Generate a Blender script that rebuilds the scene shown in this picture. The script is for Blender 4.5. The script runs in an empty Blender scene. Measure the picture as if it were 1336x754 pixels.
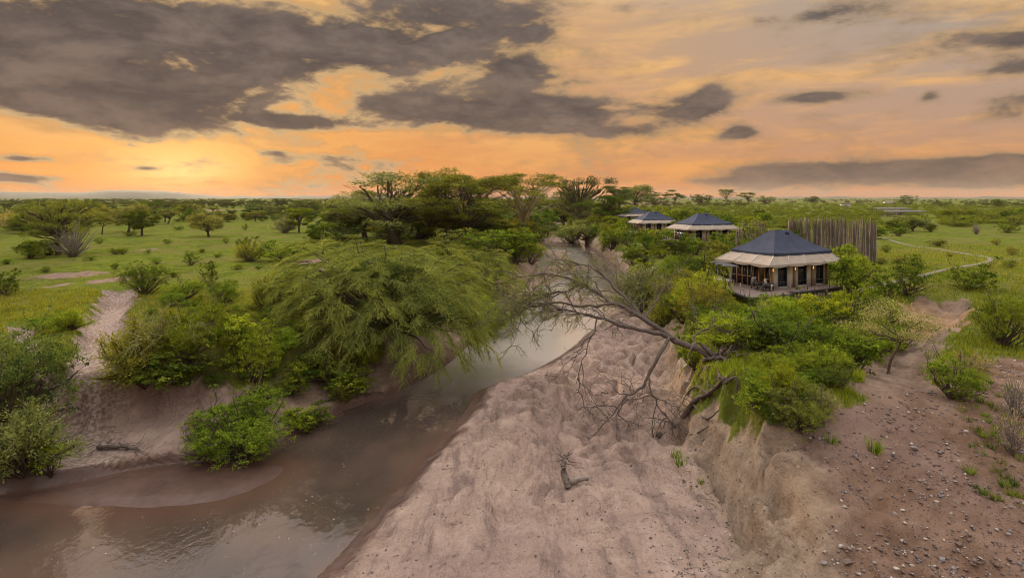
import bpy, math, random
import numpy as np
from mathutils import Vector, Matrix

random.seed(7)
RS = np.random.RandomState(11)
SC = bpy.context.scene
COL = SC.collection
R = math.radians

# ------------------------------------------------------------------ camera
CAMZ, F, CX, HY = 10.0, 742.0, 668.0, 258.0     # metres above the plain; focal length, centre and horizon in photo pixels
cam_d = bpy.data.cameras.new('camera')
cam = bpy.data.objects.new('camera', cam_d)
COL.objects.link(cam)
cam.location = (0, 0, CAMZ)
cam.rotation_euler = (R(90), 0, 0)
cam_d.sensor_width = 36
cam_d.lens = 36 * F / 1336
cam_d.shift_y = -(377 - HY) / 1336
cam_d.clip_end = 40000
SC.camera = cam

# ------------------------------------------------------------------ render settings / exposure
SC.view_settings.view_transform = 'Standard'
SC.view_settings.look = 'None'
SC.view_settings.gamma = 1
SC.view_settings.exposure = -0.15
SC.cycles.use_denoising = True
SC.cycles.filter_width = 1.0
SC.cycles.max_bounces = 5
SC.cycles.diffuse_bounces = 3
SC.cycles.transmission_bounces = 3
SC.cycles.transparent_max_bounces = 6
SC.cycles.volume_bounces = 1
SC.cycles.caustics_reflective = False
SC.cycles.caustics_refractive = False
SC.cycles.use_adaptive_sampling = True
SC.cycles.adaptive_threshold = 0.015

# ------------------------------------------------------------------ node helpers
class E:
    """Tiny expression wrapper round a node socket."""
    def __init__(s, nt, sock): s.nt, s.s = nt, sock
    def _m(s, op, *args, clamp=False):
        n = s.nt.nodes.new('ShaderNodeMath'); n.operation = op; n.use_clamp = clamp
        for i, a in enumerate((s,) + args):
            if isinstance(a, E): s.nt.links.new(a.s, n.inputs[i])
            else: n.inputs[i].default_value = a
        return E(s.nt, n.outputs[0])
    def __add__(s, o): return s._m('ADD', o)
    __radd__ = __add__
    def __sub__(s, o): return s._m('SUBTRACT', o)
    def __rsub__(s, o): return (s * -1.0) + o
    def __mul__(s, o): return s._m('MULTIPLY', o)
    __rmul__ = __mul__
    def __truediv__(s, o): return s._m('DIVIDE', o)
    def exp(s): return s._m('EXPONENT')
    def pow(s, o): return s._m('POWER', o)
    def clamp(s): return s._m('ADD', 0.0, clamp=True)
    def max(s, o): return s._m('MAXIMUM', o)
    def min(s, o): return s._m('MINIMUM', o)
    def sstep(s, a, b, lo=0.0, hi=1.0):
        n = s.nt.nodes.new('ShaderNodeMapRange'); n.interpolation_type = 'SMOOTHSTEP'
        s.nt.links.new(s.s, n.inputs[0])
        for i, v in enumerate((a, b, lo, hi)): n.inputs[i + 1].default_value = v
        return E(s.nt, n.outputs[0])

def mixc(nt, fac, a, b, blend='MIX'):
    n = nt.nodes.new('ShaderNodeMix'); n.data_type = 'RGBA'; n.blend_type = blend; n.clamp_factor = True
    for i, v in ((0, fac), (6, a), (7, b)):
        if isinstance(v, E): nt.links.new(v.s, n.inputs[i])
        elif isinstance(v, bpy.types.NodeSocket): nt.links.new(v, n.inputs[i])
        elif i == 0: n.inputs[i].default_value = v
        else: n.inputs[i].default_value = (*v, 1)
    return n.outputs[2]

def noise(nt, vec, scale, detail=4, rough=0.55, dist=0.0, ntype=None):
    n = nt.nodes.new('ShaderNodeTexNoise'); n.inputs['Scale'].default_value = scale
    n.inputs['Detail'].default_value = detail; n.inputs['Roughness'].default_value = rough
    n.inputs['Distortion'].default_value = dist
    if vec is not None: nt.links.new(vec, n.inputs['Vector'])
    return E(nt, n.outputs[0])

def combine(nt, x, y, z):
    n = nt.nodes.new('ShaderNodeCombineXYZ')
    for i, v in enumerate((x, y, z)):
        if isinstance(v, E): nt.links.new(v.s, n.inputs[i])
        else: n.inputs[i].default_value = v
    return n.outputs[0]

# ------------------------------------------------------------------ world: dusk sky with broken cloud
SUN_AZ, SUN_EL = R(-31), R(10)          # azimuth from +Y (negative = left)
world = bpy.data.worlds.new('World'); SC.world = world; world.use_nodes = True
nt = world.node_tree; nt.nodes.clear()
tc = nt.nodes.new('ShaderNodeTexCoord')
sep = nt.nodes.new('ShaderNodeSeparateXYZ'); nt.links.new(tc.outputs['Generated'], sep.inputs[0])
dx, dy, dz = (E(nt, sep.outputs[i]) for i in range(3))
az = dx._m('ARCTAN2', dy); el = dz._m('ARCSINE')
def azel(px, py):
    x, z = (px - CX) / F, (HY - py) / F
    return math.atan(x), math.atan2(z, math.hypot(1, x))
# vectors for the cloud noise: direction, squeezed vertically so that clouds lie flat
wv = combine(nt, dx * 1.0, dy * 1.0, dz * 2.6)
wv2 = combine(nt, dx * 1.0, dy * 1.0, dz * 5.5)
n_big = noise(nt, wv, 3.1, 7, 0.56, 0.25)
n_mid = noise(nt, wv, 8.5, 6, 0.60, 0.35)
n_str = noise(nt, wv2, 4.2, 6, 0.58, 0.3)
blobs = [  # px, py, rx, ry, amp : the dark clouds seen in the photograph, as directions in the sky
    (60, 50, 330, 84, 1.08), (300, 75, 230, 58, .95), (130, 130, 200, 28, .75), (490, 56, 150, 30, .9), (620, 20, 120, 28, .8),
    (700, 45, 45, 40, .6), (820, 8, 60, 12, .5), (360, 158, 70, 9, .5),
    (600, 150, 135, 24, 1.0), (520, 135, 60, 14, .5), (680, 138, 50, 14, .5), (700, 165, 90, 20, .55), (755, 145, 40, 15, .45), (400, 160, 70, 12, .5), (885, 142, 56, 19, 1.15), (925, 126, 24, 19, .8), (830, 170, 50, 10, .55),
    (1060, 128, 66, 10, .8), (965, 173, 24, 9, .72), (1070, 152, 40, 8, .5), (1215, 126, 20, 10, .75), (1300, 142, 70, 22, .55), (1330, 55, 66, 18, .65), (1080, 14, 60, 15, .65),
    (1320, 92, 60, 10, .5), (665, 88, 40, 16, .55), (30, 207, 42, 6, .7), (20, 232, 70, 7, .75), (165, 163, 18, 6, .6),
    (1180, 222, 260, 13, .95), (1320, 215, 170, 17, .7), (950, 236, 130, 7, .4), (1300, 240, 230, 9, .5), (360, 200, 22, 5, .4), (190, 220, 16, 3, .45),
]
field = None
for (px, py, rx, ry, amp) in blobs:
    a0, e0 = azel(px, py); ca = math.cos(a0)
    ra, re = rx / F * ca * ca, ry / F * ca
    g = (((az - a0) / ra).pow(2.0) + ((el - e0) / re).pow(2.0)) * -1.0
    g = g.exp() * (amp * (1.25 if ry < 24 else 1.0))
    field = g if field is None else field + g
generic = ((az + 0.0)._m('ABSOLUTE').sstep(0.72, 1.05)).max(el.sstep(0.33, 0.55)) * 0.42
field = field.min(1.15) + generic + 0.11
n_fin = noise(nt, wv, 26.0, 4, 0.6, 0.2)
d_raw = field + (n_big - 0.5) * 2.9 + (n_mid - 0.5) * 2.3 + (n_fin - 0.5) * 0.6
dens = d_raw.sstep(0.32, 0.98)
thin = (d_raw + (n_str - 0.5) * 1.1).sstep(0.02, 0.75)
# clear-sky colours
sunward = (((az - SUN_AZ) / 0.62).pow(2.0) * -1.0).exp()
elp = el.max(0.0)
low = (elp * -1.0 / 0.15).exp()                # 1 at the horizon
left_hi, right_hi = (0.88, 0.44, 0.11), (0.42, 0.39, 0.34)
left_lo, right_lo = (0.93, 0.25, 0.018), (0.70, 0.26, 0.075)
c_hi = mixc(nt, (az * -1.0).sstep(-0.75, 0.55), right_hi, left_hi)
c_lo = mixc(nt, (az * -1.0).sstep(-0.75, 0.55), right_lo, left_lo)
base = mixc(nt, low, c_hi, c_lo)
hz = (elp * -1.0 / 0.014).exp() * 0.75
base = mixc(nt, hz, base, (0.62, 0.28, 0.14))
# paler, bluish patches between the thin veils higher up
base = mixc(nt, elp.sstep(0.10, 0.34) * (n_str.sstep(0.5, 0.72)) * (az.sstep(-0.25, 0.25)) * 0.75, base, (0.47, 0.45, 0.38))
# away from the sunset the low sky fades to a dim grey mauve, as the right of the view already begins to
base = mixc(nt, dy.sstep(0.45, -0.45), base, (0.34, 0.32, 0.33))
# towards the zenith: bright, even, thinly clouded sky
base = mixc(nt, elp.sstep(0.28, 0.75), base, (2.10, 2.08, 2.08))
# glow round the low sun
ga, ge = azel(234, 219)
gl = (((az - ga) / 0.075).pow(2.0) * -1.0 + ((el - ge) / 0.030).pow(2.0) * -1.0).exp()
gl2 = (((az - ga) / 0.20).pow(2.0) * -1.0 + ((el - ge - 0.04) / 0.06).pow(2.0) * -1.0).exp()
base = mixc(nt, gl2 * 0.6, base, (1.05, 0.56, 0.12))
base = mixc(nt, gl * (n_str.sstep(0.30, 0.62) * 0.5 + 0.5), base, (1.25, 0.92, 0.34))
# soft streaks of thin, lit cloud
veil = mixc(nt, low, (0.96, 0.58, 0.22), (0.93, 0.34, 0.05))
base = mixc(nt, (n_str.sstep(0.40, 0.66)) * 0.85 * elp.sstep(0.6, 0.2), base, veil)
# Nishita term: the low sun's own sky
sky = nt.nodes.new('ShaderNodeTexSky'); sky.sky_type = 'NISHITA'; sky.sun_disc = False
sky.sun_elevation = SUN_EL; sky.sun_rotation = SUN_AZ
base = mixc(nt, 0.004, base, sky.outputs[0], 'ADD')
# dark clouds on top
c_core = mixc(nt, low, (0.086, 0.078, 0.080), (0.17, 0.112, 0.082))
c_core = mixc(nt, (n_mid * 0.7 + n_fin * 0.3).sstep(0.36, 0.68) * 0.75, c_core, mixc(nt, low, (0.25, 0.205, 0.18), (0.40, 0.235, 0.14)))
c_core = mixc(nt, elp.sstep(0.33, 0.8), c_core, (1.5, 1.5, 1.5))
base = mixc(nt, thin * 0.42 * elp.sstep(0.8, 0.3), base, c_core)
rim = (dens * (1.0 - dens) * 4.0) * elp.sstep(0.5, 0.2) * sunward.max(0.25)
base = mixc(nt, rim * 0.8, base, (1.08, 0.72, 0.34))
final = mixc(nt, dens * 0.96, base, c_core)
bg = nt.nodes.new('ShaderNodeBackground'); nt.links.new(final, bg.inputs[0]); bg.inputs[1].default_value = 1.0
wo = nt.nodes.new('ShaderNodeOutputWorld'); nt.links.new(bg.outputs[0], wo.inputs[0])
world.cycles.sampling_method = 'MANUAL'; world.cycles.sample_map_resolution = 512

# ------------------------------------------------------------------ sun, veiled by cloud
sun_d = bpy.data.lights.new('sun', 'SUN'); sun_d.energy = 5.0; sun_d.angle = R(7); sun_d.color = (1.0, 0.80, 0.58)
sun = bpy.data.objects.new('sun', sun_d); COL.objects.link(sun)
sdir = Vector((math.sin(SUN_AZ) * math.cos(SUN_EL), math.cos(SUN_AZ) * math.cos(SUN_EL), math.sin(SUN_EL)))
sun.rotation_euler = sdir.to_track_quat('Z', 'Y').to_euler()
sun.location = sdir * 200

# ------------------------------------------------------------------ mesh / object helpers
def new_mesh(name, verts, faces, mats=(), mat_idx=None, smooth=False, attrs=None):
    """verts (n,3); faces (m,k) array, or list of such arrays; attrs {name: (n,) floats or (n,4)}"""
    me = bpy.data.meshes.new(name)
    verts = np.asarray(verts, np.float32)
    if not isinstance(faces, list) or np.ndim(faces[0]) == 1: faces = [faces]
    faces = [np.asarray(f, np.int32) for f in faces if len(f)]
    loops = np.concatenate([f.ravel() for f in faces]); tot = np.concatenate([np.full(len(f), f.shape[1], np.int32) for f in faces])
    me.vertices.add(len(verts)); me.vertices.foreach_set('co', verts.ravel())
    me.loops.add(len(loops)); me.loops.foreach_set('vertex_index', loops)
    me.polygons.add(len(tot))
    st = np.zeros(len(tot), np.int32); st[1:] = np.cumsum(tot)[:-1]
    me.polygons.foreach_set('loop_start', st); me.polygons.foreach_set('loop_total', tot)
    for m in mats: me.materials.append(m)
    if mat_idx is not None: me.polygons.foreach_set('material_index', np.asarray(mat_idx, np.int32))
    if smooth: me.polygons.foreach_set('use_smooth', np.ones(len(tot), bool))
    for k, v in (attrs or {}).items():
        v = np.asarray(v, np.float32)
        if v.ndim == 1:
            me.attributes.new(k, 'FLOAT', 'POINT').data.foreach_set('value', v)
        else:
            me.attributes.new(k, 'FLOAT_COLOR', 'POINT').data.foreach_set('color', v.ravel())
    me.update(calc_edges=True)
    return me

class MB:
    """Collects boxes, tubes and loose polygons; build() makes them one mesh."""
    def __init__(s): s.v, s.q, s.t, s.n = [], [], [], 0
    def add(s, v, q=(), t=()):
        v = np.asarray(v, float).reshape(-1, 3)
        if len(q): s.q.append(np.asarray(q, int) + s.n)
        if len(t): s.t.append(np.asarray(t, int) + s.n)
        s.v.append(v); s.n += len(v); return s
    def box(s, x0, x1, y0, y1, z0, z1):
        v = [(x, y, z) for x in (x0, x1) for y in (y0, y1) for z in (z0, z1)]
        return s.add(v, [(0, 1, 3, 2), (4, 6, 7, 5), (0, 4, 5, 1), (2, 3, 7, 6), (0, 2, 6, 4), (1, 5, 7, 3)])
    def bar(s, p, q, w, h=None, up=(0, 0, 1)):
        h = h or w
        p, q = np.array(p, float), np.array(q, float); d = q - p; d /= np.linalg.norm(d)
        u = np.array(up, float)
        if abs(d @ u) > .95: u = np.array((1., 0, 0))
        a = np.cross(d, u); a /= np.linalg.norm(a); b = np.cross(a, d)
        v = [c + a * i * w / 2 + b * j * h / 2 for c in (p, q) for i in (-1, 1) for j in (-1, 1)]
        return s.add(v, [(0, 1, 3, 2), (4, 6, 7, 5), (0, 4, 5, 1), (2, 3, 7, 6), (0, 2, 6, 4), (1, 5, 7, 3)])
    def tube(s, pts, rad, k=6, cap=True):
        v, q, t = tube(pts, rad, k, cap); return s.add(v, q, t)
    def mesh(s, name, mat, smooth=False):
        f = ([np.concatenate(s.q)] if s.q else []) + ([np.concatenate(s.t)] if s.t else [])
        return new_mesh(name, np.concatenate(s.v), f, [mat], smooth=smooth)
    def build(s, name, mat, parent=None, smooth=False):
        return link(name, s.mesh(name, mat, smooth), parent)

def tube(pts, rad, k=6, cap=True):
    pts = np.asarray(pts, float); n = len(pts); rad = np.broadcast_to(np.asarray(rad, float), (n,))
    tan = np.gradient(pts, axis=0); tan /= np.linalg.norm(tan, axis=1)[:, None] + 1e-9
    ref = np.array((0, 0, 1.)) if abs(tan[0, 2]) < .9 else np.array((1., 0, 0))
    a = np.cross(tan, ref); a /= np.linalg.norm(a, axis=1)[:, None] + 1e-9
    b = np.cross(tan, a)
    ang = np.arange(k) * 2 * math.pi / k
    v = pts[:, None] + rad[:, None, None] * (np.cos(ang)[None, :, None] * a[:, None] + np.sin(ang)[None, :, None] * b[:, None])
    v = v.reshape(-1, 3)
    i, j = np.meshgrid(np.arange(n - 1), np.arange(k), indexing='ij')
    q = np.stack([i * k + j, i * k + (j + 1) % k, (i + 1) * k + (j + 1) % k, (i + 1) * k + j], -1).reshape(-1, 4)
    t = []
    if cap:
        v = np.vstack([v, pts[:1], pts[-1:]]); c0, c1 = n * k, n * k + 1
        t = [(c0, (j + 1) % k, j) for j in range(k)] + [(c1, (n - 1) * k + j, (n - 1) * k + (j + 1) % k) for j in range(k)]
    return v, q, t

def link(name, data, parent=None, loc=None, rz=0, sc=1):
    o = bpy.data.objects.new(name, data); COL.objects.link(o)
    if parent is not None: o.parent = parent
    if loc is not None: o.location = loc
    if rz: o.rotation_euler = (0, 0, rz)
    if sc != 1: o.scale = (sc, sc, sc) if np.isscalar(sc) else sc
    return o
def tag(o, label=None, cat=None, group=None, kind=None):
    for k, v in (('label', label), ('category', cat), ('group', group), ('kind', kind)):
        if v: o[k] = v
    return o
def copy_tree(o, parent=None):
    c = o.copy(); COL.objects.link(c); c.parent = parent
    for ch in KIDS.get(o.name, []):
        KIDS.setdefault(c.name, []).append(copy_tree(ch, c))
    return c
KIDS = {}
def index_children():
    KIDS.clear()
    for o in bpy.data.objects:
        if o.parent: KIDS.setdefault(o.parent.name, []).append(o)

# ------------------------------------------------------------------ numpy noise
_perm = RS.permutation(512)
_grad = np.stack([np.cos(np.arange(512) * 2.399), np.sin(np.arange(512) * 2.399)], -1)
def perlin(x, y):
    x = np.asarray(x, float); y = np.asarray(y, float)
    xi = np.floor(x).astype(int); yi = np.floor(y).astype(int); xf = x - xi; yf = y - yi
    def g(ix, iy, fx, fy):
        h = _perm[(_perm[ix & 511] + iy) & 511]; v = _grad[h]; return v[..., 0] * fx + v[..., 1] * fy
    u = xf ** 3 * (xf * (xf * 6 - 15) + 10); w = yf ** 3 * (yf * (yf * 6 - 15) + 10)
    a = g(xi, yi, xf, yf); b = g(xi + 1, yi, xf - 1, yf); c = g(xi, yi + 1, xf, yf - 1); d = g(xi + 1, yi + 1, xf - 1, yf - 1)
    return (a + (b - a) * u) * (1 - w) + (c + (d - c) * u) * w
def fbm(x, y, oct=4, gain=.5):
    s = 0; a = 1; f = 1
    for k in range(oct):
        s = s + a * perlin(x * f + 17.3 * k, y * f - 9.1 * k); a *= gain; f *= 2.03
    return s
def ridged(x, y, oct=4):
    s = 0; a = 1; f = 1
    for k in range(oct):
        s = s + a * (1 - np.abs(perlin(x * f + 5.3 * k, y * f + 3.7 * k)) * 2); a *= .5; f *= 2.07
    return s / 1.9
def sst(x, a, b):
    t = np.clip((x - a) / (b - a), 0, 1); return t * t * (3 - 2 * t)

# ------------------------------------------------------------------ terrain
def W(px, py, z):
    """World point on the level z that the photograph shows at a pixel."""
    Y = (CAMZ - z) * F / (py - HY); return ((px - CX) / F * Y, Y)
def dist_poly(X, Y, pts):
    best = np.full(np.shape(X), 1e9)
    for (x0, y0), (x1, y1) in zip(pts[:-1], pts[1:]):
        dx_, dy_ = x1 - x0, y1 - y0; t = np.clip(((X - x0) * dx_ + (Y - y0) * dy_) / (dx_ * dx_ + dy_ * dy_ + 1e-12), 0, 1)
        best = np.minimum(best, (X - x0 - t * dx_) ** 2 + (Y - y0 - t * dy_) ** 2)
    return np.sqrt(best)
def dist_poly_t(X, Y, pts, vals):
    """distance to a polyline and the value interpolated along it"""
    best = np.full(np.shape(X), 1e9); val = np.zeros(np.shape(X))
    for i in range(len(pts) - 1):
        (x0, y0), (x1, y1) = pts[i], pts[i + 1]
        dx_, dy_ = x1 - x0, y1 - y0; t = np.clip(((X - x0) * dx_ + (Y - y0) * dy_) / (dx_ * dx_ + dy_ * dy_ + 1e-12), 0, 1)
        d = (X - x0 - t * dx_) ** 2 + (Y - y0 - t * dy_) ** 2; m = d < best
        best = np.where(m, d, best); val = np.where(m, vals[i] + (vals[i + 1] - vals[i]) * t, val)
    return np.sqrt(best), val
def inside(X, Y, poly):
    r = np.zeros(np.shape(X), bool); n = len(poly)
    for i in range(n):
        (x0, y0), (x1, y1) = poly[i], poly[(i + 1) % n]
        if y0 == y1: continue
        c = ((y0 > Y) != (y1 > Y)) & (X < (x1 - x0) * (Y - y0) / (y1 - y0) + x0)
        r ^= c
    return r
def smooth_line(pts, k=5):
    pts = [np.array(p, float) for p in pts]; out = []
    for i in range(len(pts) - 1):
        p0, p1, p2, p3 = pts[max(i - 1, 0)], pts[i], pts[i + 1], pts[min(i + 2, len(pts) - 1)]
        for j in range(k):
            t = j / k
            out.append(.5 * (2 * p1 + (p2 - p0) * t + (2 * p0 - 5 * p1 + 4 * p2 - p3) * t * t + (3 * p1 - p0 - 3 * p2 + p3) * t ** 3))
    out.append(pts[-1]); return [tuple(p) for p in out]
ZW = -5.0
LEFT = [(-130, 34), (-80, 30), (-42, 27.5)] + [W(*p, -4.8) for p in ((0, 640), (90, 626), (200, 603), (310, 592), (390, 560), (455, 530), (520, 508), (590, 468), (645, 412), (688, 370), (704, 340), (711, 312), (717, 294))] + [(31, 352), (14, 425), (-40, 475), (-120, 500)]
RIGHT = [(-130, 2), (-80, 0), (-30, -4), (-6, 1), (3, 9), (6.6, 17.9)] + [W(*p, -4.3) for p in ((955, 754), (957, 700), (935, 650), (893, 590), (876, 540), (866, 480), (852, 425), (836, 385))] + [W(*p, -5) for p in ((818, 366), (790, 340), (757, 315), (736, 300))] + [(36, 300), (41, 365), (20, 440), (-40, 495), (-120, 522)]
WATER_R = [(-130, 16), (-80, 14), (-45, 13), (-25, 13.4), (-14, 15.4), (-9.6, 18.6)] + [W(*p, -5) for p in ((412, 754), (480, 682), (560, 592), (608, 535), (622, 512), (650, 500), (690, 486), (740, 458), (775, 428), (815, 402), (845, 392))]
LEFT = smooth_line(LEFT, 4); RIGHT_S = smooth_line(RIGHT, 4); WATER_RS = smooth_line(WATER_R, 5)
CHANNEL = LEFT + RIGHT_S[::-1]
k_up = min(range(len(RIGHT_S)), key=lambda i: abs(RIGHT_S[i][1] - 88) + (0 if RIGHT_S[i][0] > 0 else 999))
WATERP = LEFT + RIGHT_S[k_up:][::-1] + WATER_RS[::-1]
SHOAL = smooth_line([W(*p, -5) for p in ((-40, 650), (60, 632), (210, 606), (300, 602), (385, 602), (368, 628), (290, 660), (190, 671), (90, 669), (-40, 660))], 4)
GULLY_L = smooth_line([(-42.6, 62), (-37, 53), W(140, 420, -.9), W(132, 470, -1.7), W(118, 540, -3.2), W(105, 610, -4.6)], 4)
GULLY_L2 = smooth_line([W(22, 425, -.1), W(45, 490, -1.4), W(75, 545, -3.0), W(100, 585, -4.0)], 4)
GULLY_R = smooth_line([W(1232, 398, -.2), W(1222, 425, -1.5), W(1180, 462, -1.7), W(1165, 510, -1.7), W(1150, 560, -1.9)], 4)
GR_v = list(np.interp(np.linspace(0, 1, len(GULLY_R)), [0, .12, .5, .8, 1], [1.2, 1.6, 1.4, .7, 0]))

GROOVE1 = smooth_line([W(918, 560, -1.8), W(935, 600, -2.8), W(965, 660, -3.3), W(1000, 745, -3.7)], 4)
GROOVE2 = smooth_line([W(1000, 600, -1.4), W(1030, 670, -2.3), W(1048, 754, -3.1)], 4)
GROOVE3 = smooth_line([W(895, 500, -.9), W(888, 535, -2.2), W(884, 570, -3.6)], 4)
def height(X, Y, fine=True):
    X = np.asarray(X, float); Y = np.asarray(Y, float)
    warp = 0.55 * fbm(X * .35, Y * .35, 3) * sst(np.hypot(X, Y), 5, 20)
    dl = dist_poly(X, Y, LEFT) ; dr = dist_poly(X, Y, RIGHT_S)
    inc = inside(X, Y, CHANNEL); inw = inside(X, Y, WATERP); ins = inside(X, Y, SHOAL)
    dw = np.minimum(dist_poly(X, Y, WATER_RS), np.where(Y > 75, dr, 1e9))
    dshoal = dist_poly(X, Y, SHOAL)
    # channel floor
    n1 = fbm(X * .28 + Y * .16, Y * .16 - X * .1, 4)
    dwo = np.where(inw, 0, dw + warp * .6)
    bar = -4.98 + .05 * fbm(X * .9, Y * .9, 3) + .75 * (1 - np.exp(-np.maximum(dwo, 0) / 5)) + .42 * sst(dwo, .4, 1.3) + sst(dwo, 1.5, 6) * (.45 * n1)
    if fine:
        # scalloped hummocks and drain ridges of the dried bar
        u, v = X * .92 + Y * .38, Y * .92 - X * .38
        wob = fbm(X * .22 + 9, Y * .22, 2)
        cell = np.abs(perlin(u * .40 + 2.0 * wob, v * .20 + 1.8 * wob)) + .5 * np.abs(perlin(u * .95 + 3 + 2.2 * wob, v * .6 + 7 - 1.5 * wob))
        rough_ = (.35 + .65 * sst(Y + 6 * wob, 24, 34)) * (.35 + .65 * sst(fbm(X * .12 + 3, Y * .10, 2) + .35 * sst(Y, 26, 34), -.15, .25))
        bar = bar + sst(dwo, .8, 3.5) * rough_ * (1 - .55 * sst(X, 1, 6) * sst(30 - Y, -4, 6)) * 1.25 * (2.1 * np.minimum(cell, .42) - .34 + .42 * (ridged(u * .30 + wob, v * .10 + .5 * wob, 3) - .6))
        bar = bar + sst(dwo, .3, 2) * .04 * fbm(X * 2.0, Y * 2.0, 3)
    wet = np.where(inw, -5.0 - .55 * (1 - np.exp(-np.minimum(dw, np.minimum(dl, 30)) / 1.1)), bar)
    # shoals upstream and the flat mud bar
    sh = fbm(X * .10 + 4, Y * .055, 4) + .25 * fbm(X * .5, Y * .3, 2) - .55 * sst(dl, 3, 12) + .34
    up = sst(Y, 62, 76) * np.where(inw, 1, 0)
    wet = np.where(up > 0, np.maximum(wet, -5.12 + up * np.clip(sh, -.5, .45) * .42), wet)
    wet = np.where(inw, np.maximum(wet, -5.09 + np.where(ins, 1.35, -1) * np.minimum(dshoal, 1.5) * .10 + .02 * fbm(X * .7, Y * .7, 3)), wet)
    # plains on both sides
    roll = .35 * fbm(X * .02, Y * .02, 3) * sst(np.hypot(X, Y), 40, 120)
    s = sst(29 - Y, 0, 12.5)
    zr = roll - 3.0 * s * (1 - .45 * sst(X, 17, 27)) + .75 * np.exp(-((X - 16.6) / 4.6) ** 2 - ((Y - 31.5) / 4.4) ** 2) + .9 * np.exp(-((X - 48) / 22) ** 2 - ((Y - 84) / 22) ** 2)
    zr = zr - .7 * np.exp(-((X - 20) / 5) ** 2 - ((Y - 52) / 8) ** 2)
    dg, vg = dist_poly_t(X, Y, GULLY_R, GR_v)
    zr = zr - vg * sst(3.6 + 1.6 * fbm(X * .4, Y * .4, 2) - dg, .2, 3.0) * (1 - .12 * perlin(X * .9, Y * .9))
    zl = roll
    if fine:
        zr = zr + (.10 * fbm(X * .5, Y * .5, 4) + .05 * fbm(X * 1.9, Y * 1.9, 3)) * sst(90 - Y, 0, 30)
        zl = zl + .09 * fbm(X * .4, Y * .4, 4) * sst(140 - Y, 0, 40)
    # banks
    wl = 6.4 + 2.2 * fbm(X * .13, Y * .13, 3) - 2.0 * sst(Y, 60, 90)
    tl = np.clip((dl + .5 * fbm(X * .5, Y * .5, 3) * sst(dl, 0, 1.5)) / wl, 0, 1)
    pl = .16 * sst(tl, 0, .07) + .44 * sst(tl, .10, .8) + .40 * sst(tl + .12 * fbm(X * .9, Y * .9, 2), .70, .88)
    rn = ridged(X * .42, Y * .42, 4)
    wr = 2.5 + .8 * fbm(X * .16, Y * .16, 2) + .8 * sst(Y, 40, 60)
    tr = np.clip((dr + 1.3 * (rn - .55) * sst(dr, 0, .8)) / wr, 0, 1)
    pr = .30 * tr + .30 * sst(tr, .1, .55) + .40 * sst(tr, .62, .92)
    wl_ = np.where(inc, wet, -5.02); zL = wl_ + (zl - wl_) * pl; zR_ = wet + (zr - wet) * pr
    z = np.where(inc, wet, np.where(dl < dr, zL, zR_))
    # gullies and the sand shelf of the left bank
    for line, dep, w_ in ((GULLY_L, 1.0, 1.9), (GULLY_L2, .8, 1.0)):
        d = dist_poly(X, Y, line)
        z = z - np.where(inc, 0, dep * sst(w_ + .7 * fbm(X * .5, Y * .5, 3) - d, -.1, 1.2) * sst(z, -4.6, -3.2))
    for line in (GROOVE1, GROOVE2, GROOVE3):
        z = z - np.where(inc, .3, 1) * .75 * sst(.75 + .5 * fbm(X * .8, Y * .8, 2) - dist_poly(X, Y, line), 0, .7)
    xs, ys = W(215, 560, -3.9)
    e = ((X - xs) / 5.6) ** 2 + ((Y - ys - .10 * (X - xs)) / 2.3) ** 2 + .5 * fbm(X * .5, Y * .5, 2)
    zs = -4.05 + .16 * (Y - ys) + .08 * fbm(X * .6, Y * .9, 3)
    k = sst(1.25 - e, 0, .7) * np.where(inc, 0, 1) * sst(dl, 0, 2.6)
    z = z + (zs - z) * k * .92
    if fine:
        st = sst(z, -4.7, -3.6) * (1 - sst(z, -.9, .1)) * np.where(inc, 0, 1)
        z = z + st * np.where(dl < dr, .25, 1) * (.62 * (rn - .6) + .22 * fbm(X * 1.3, Y * 1.3, 3) + .07 * fbm(X * 4, Y * 4, 2))
    return z

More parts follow.
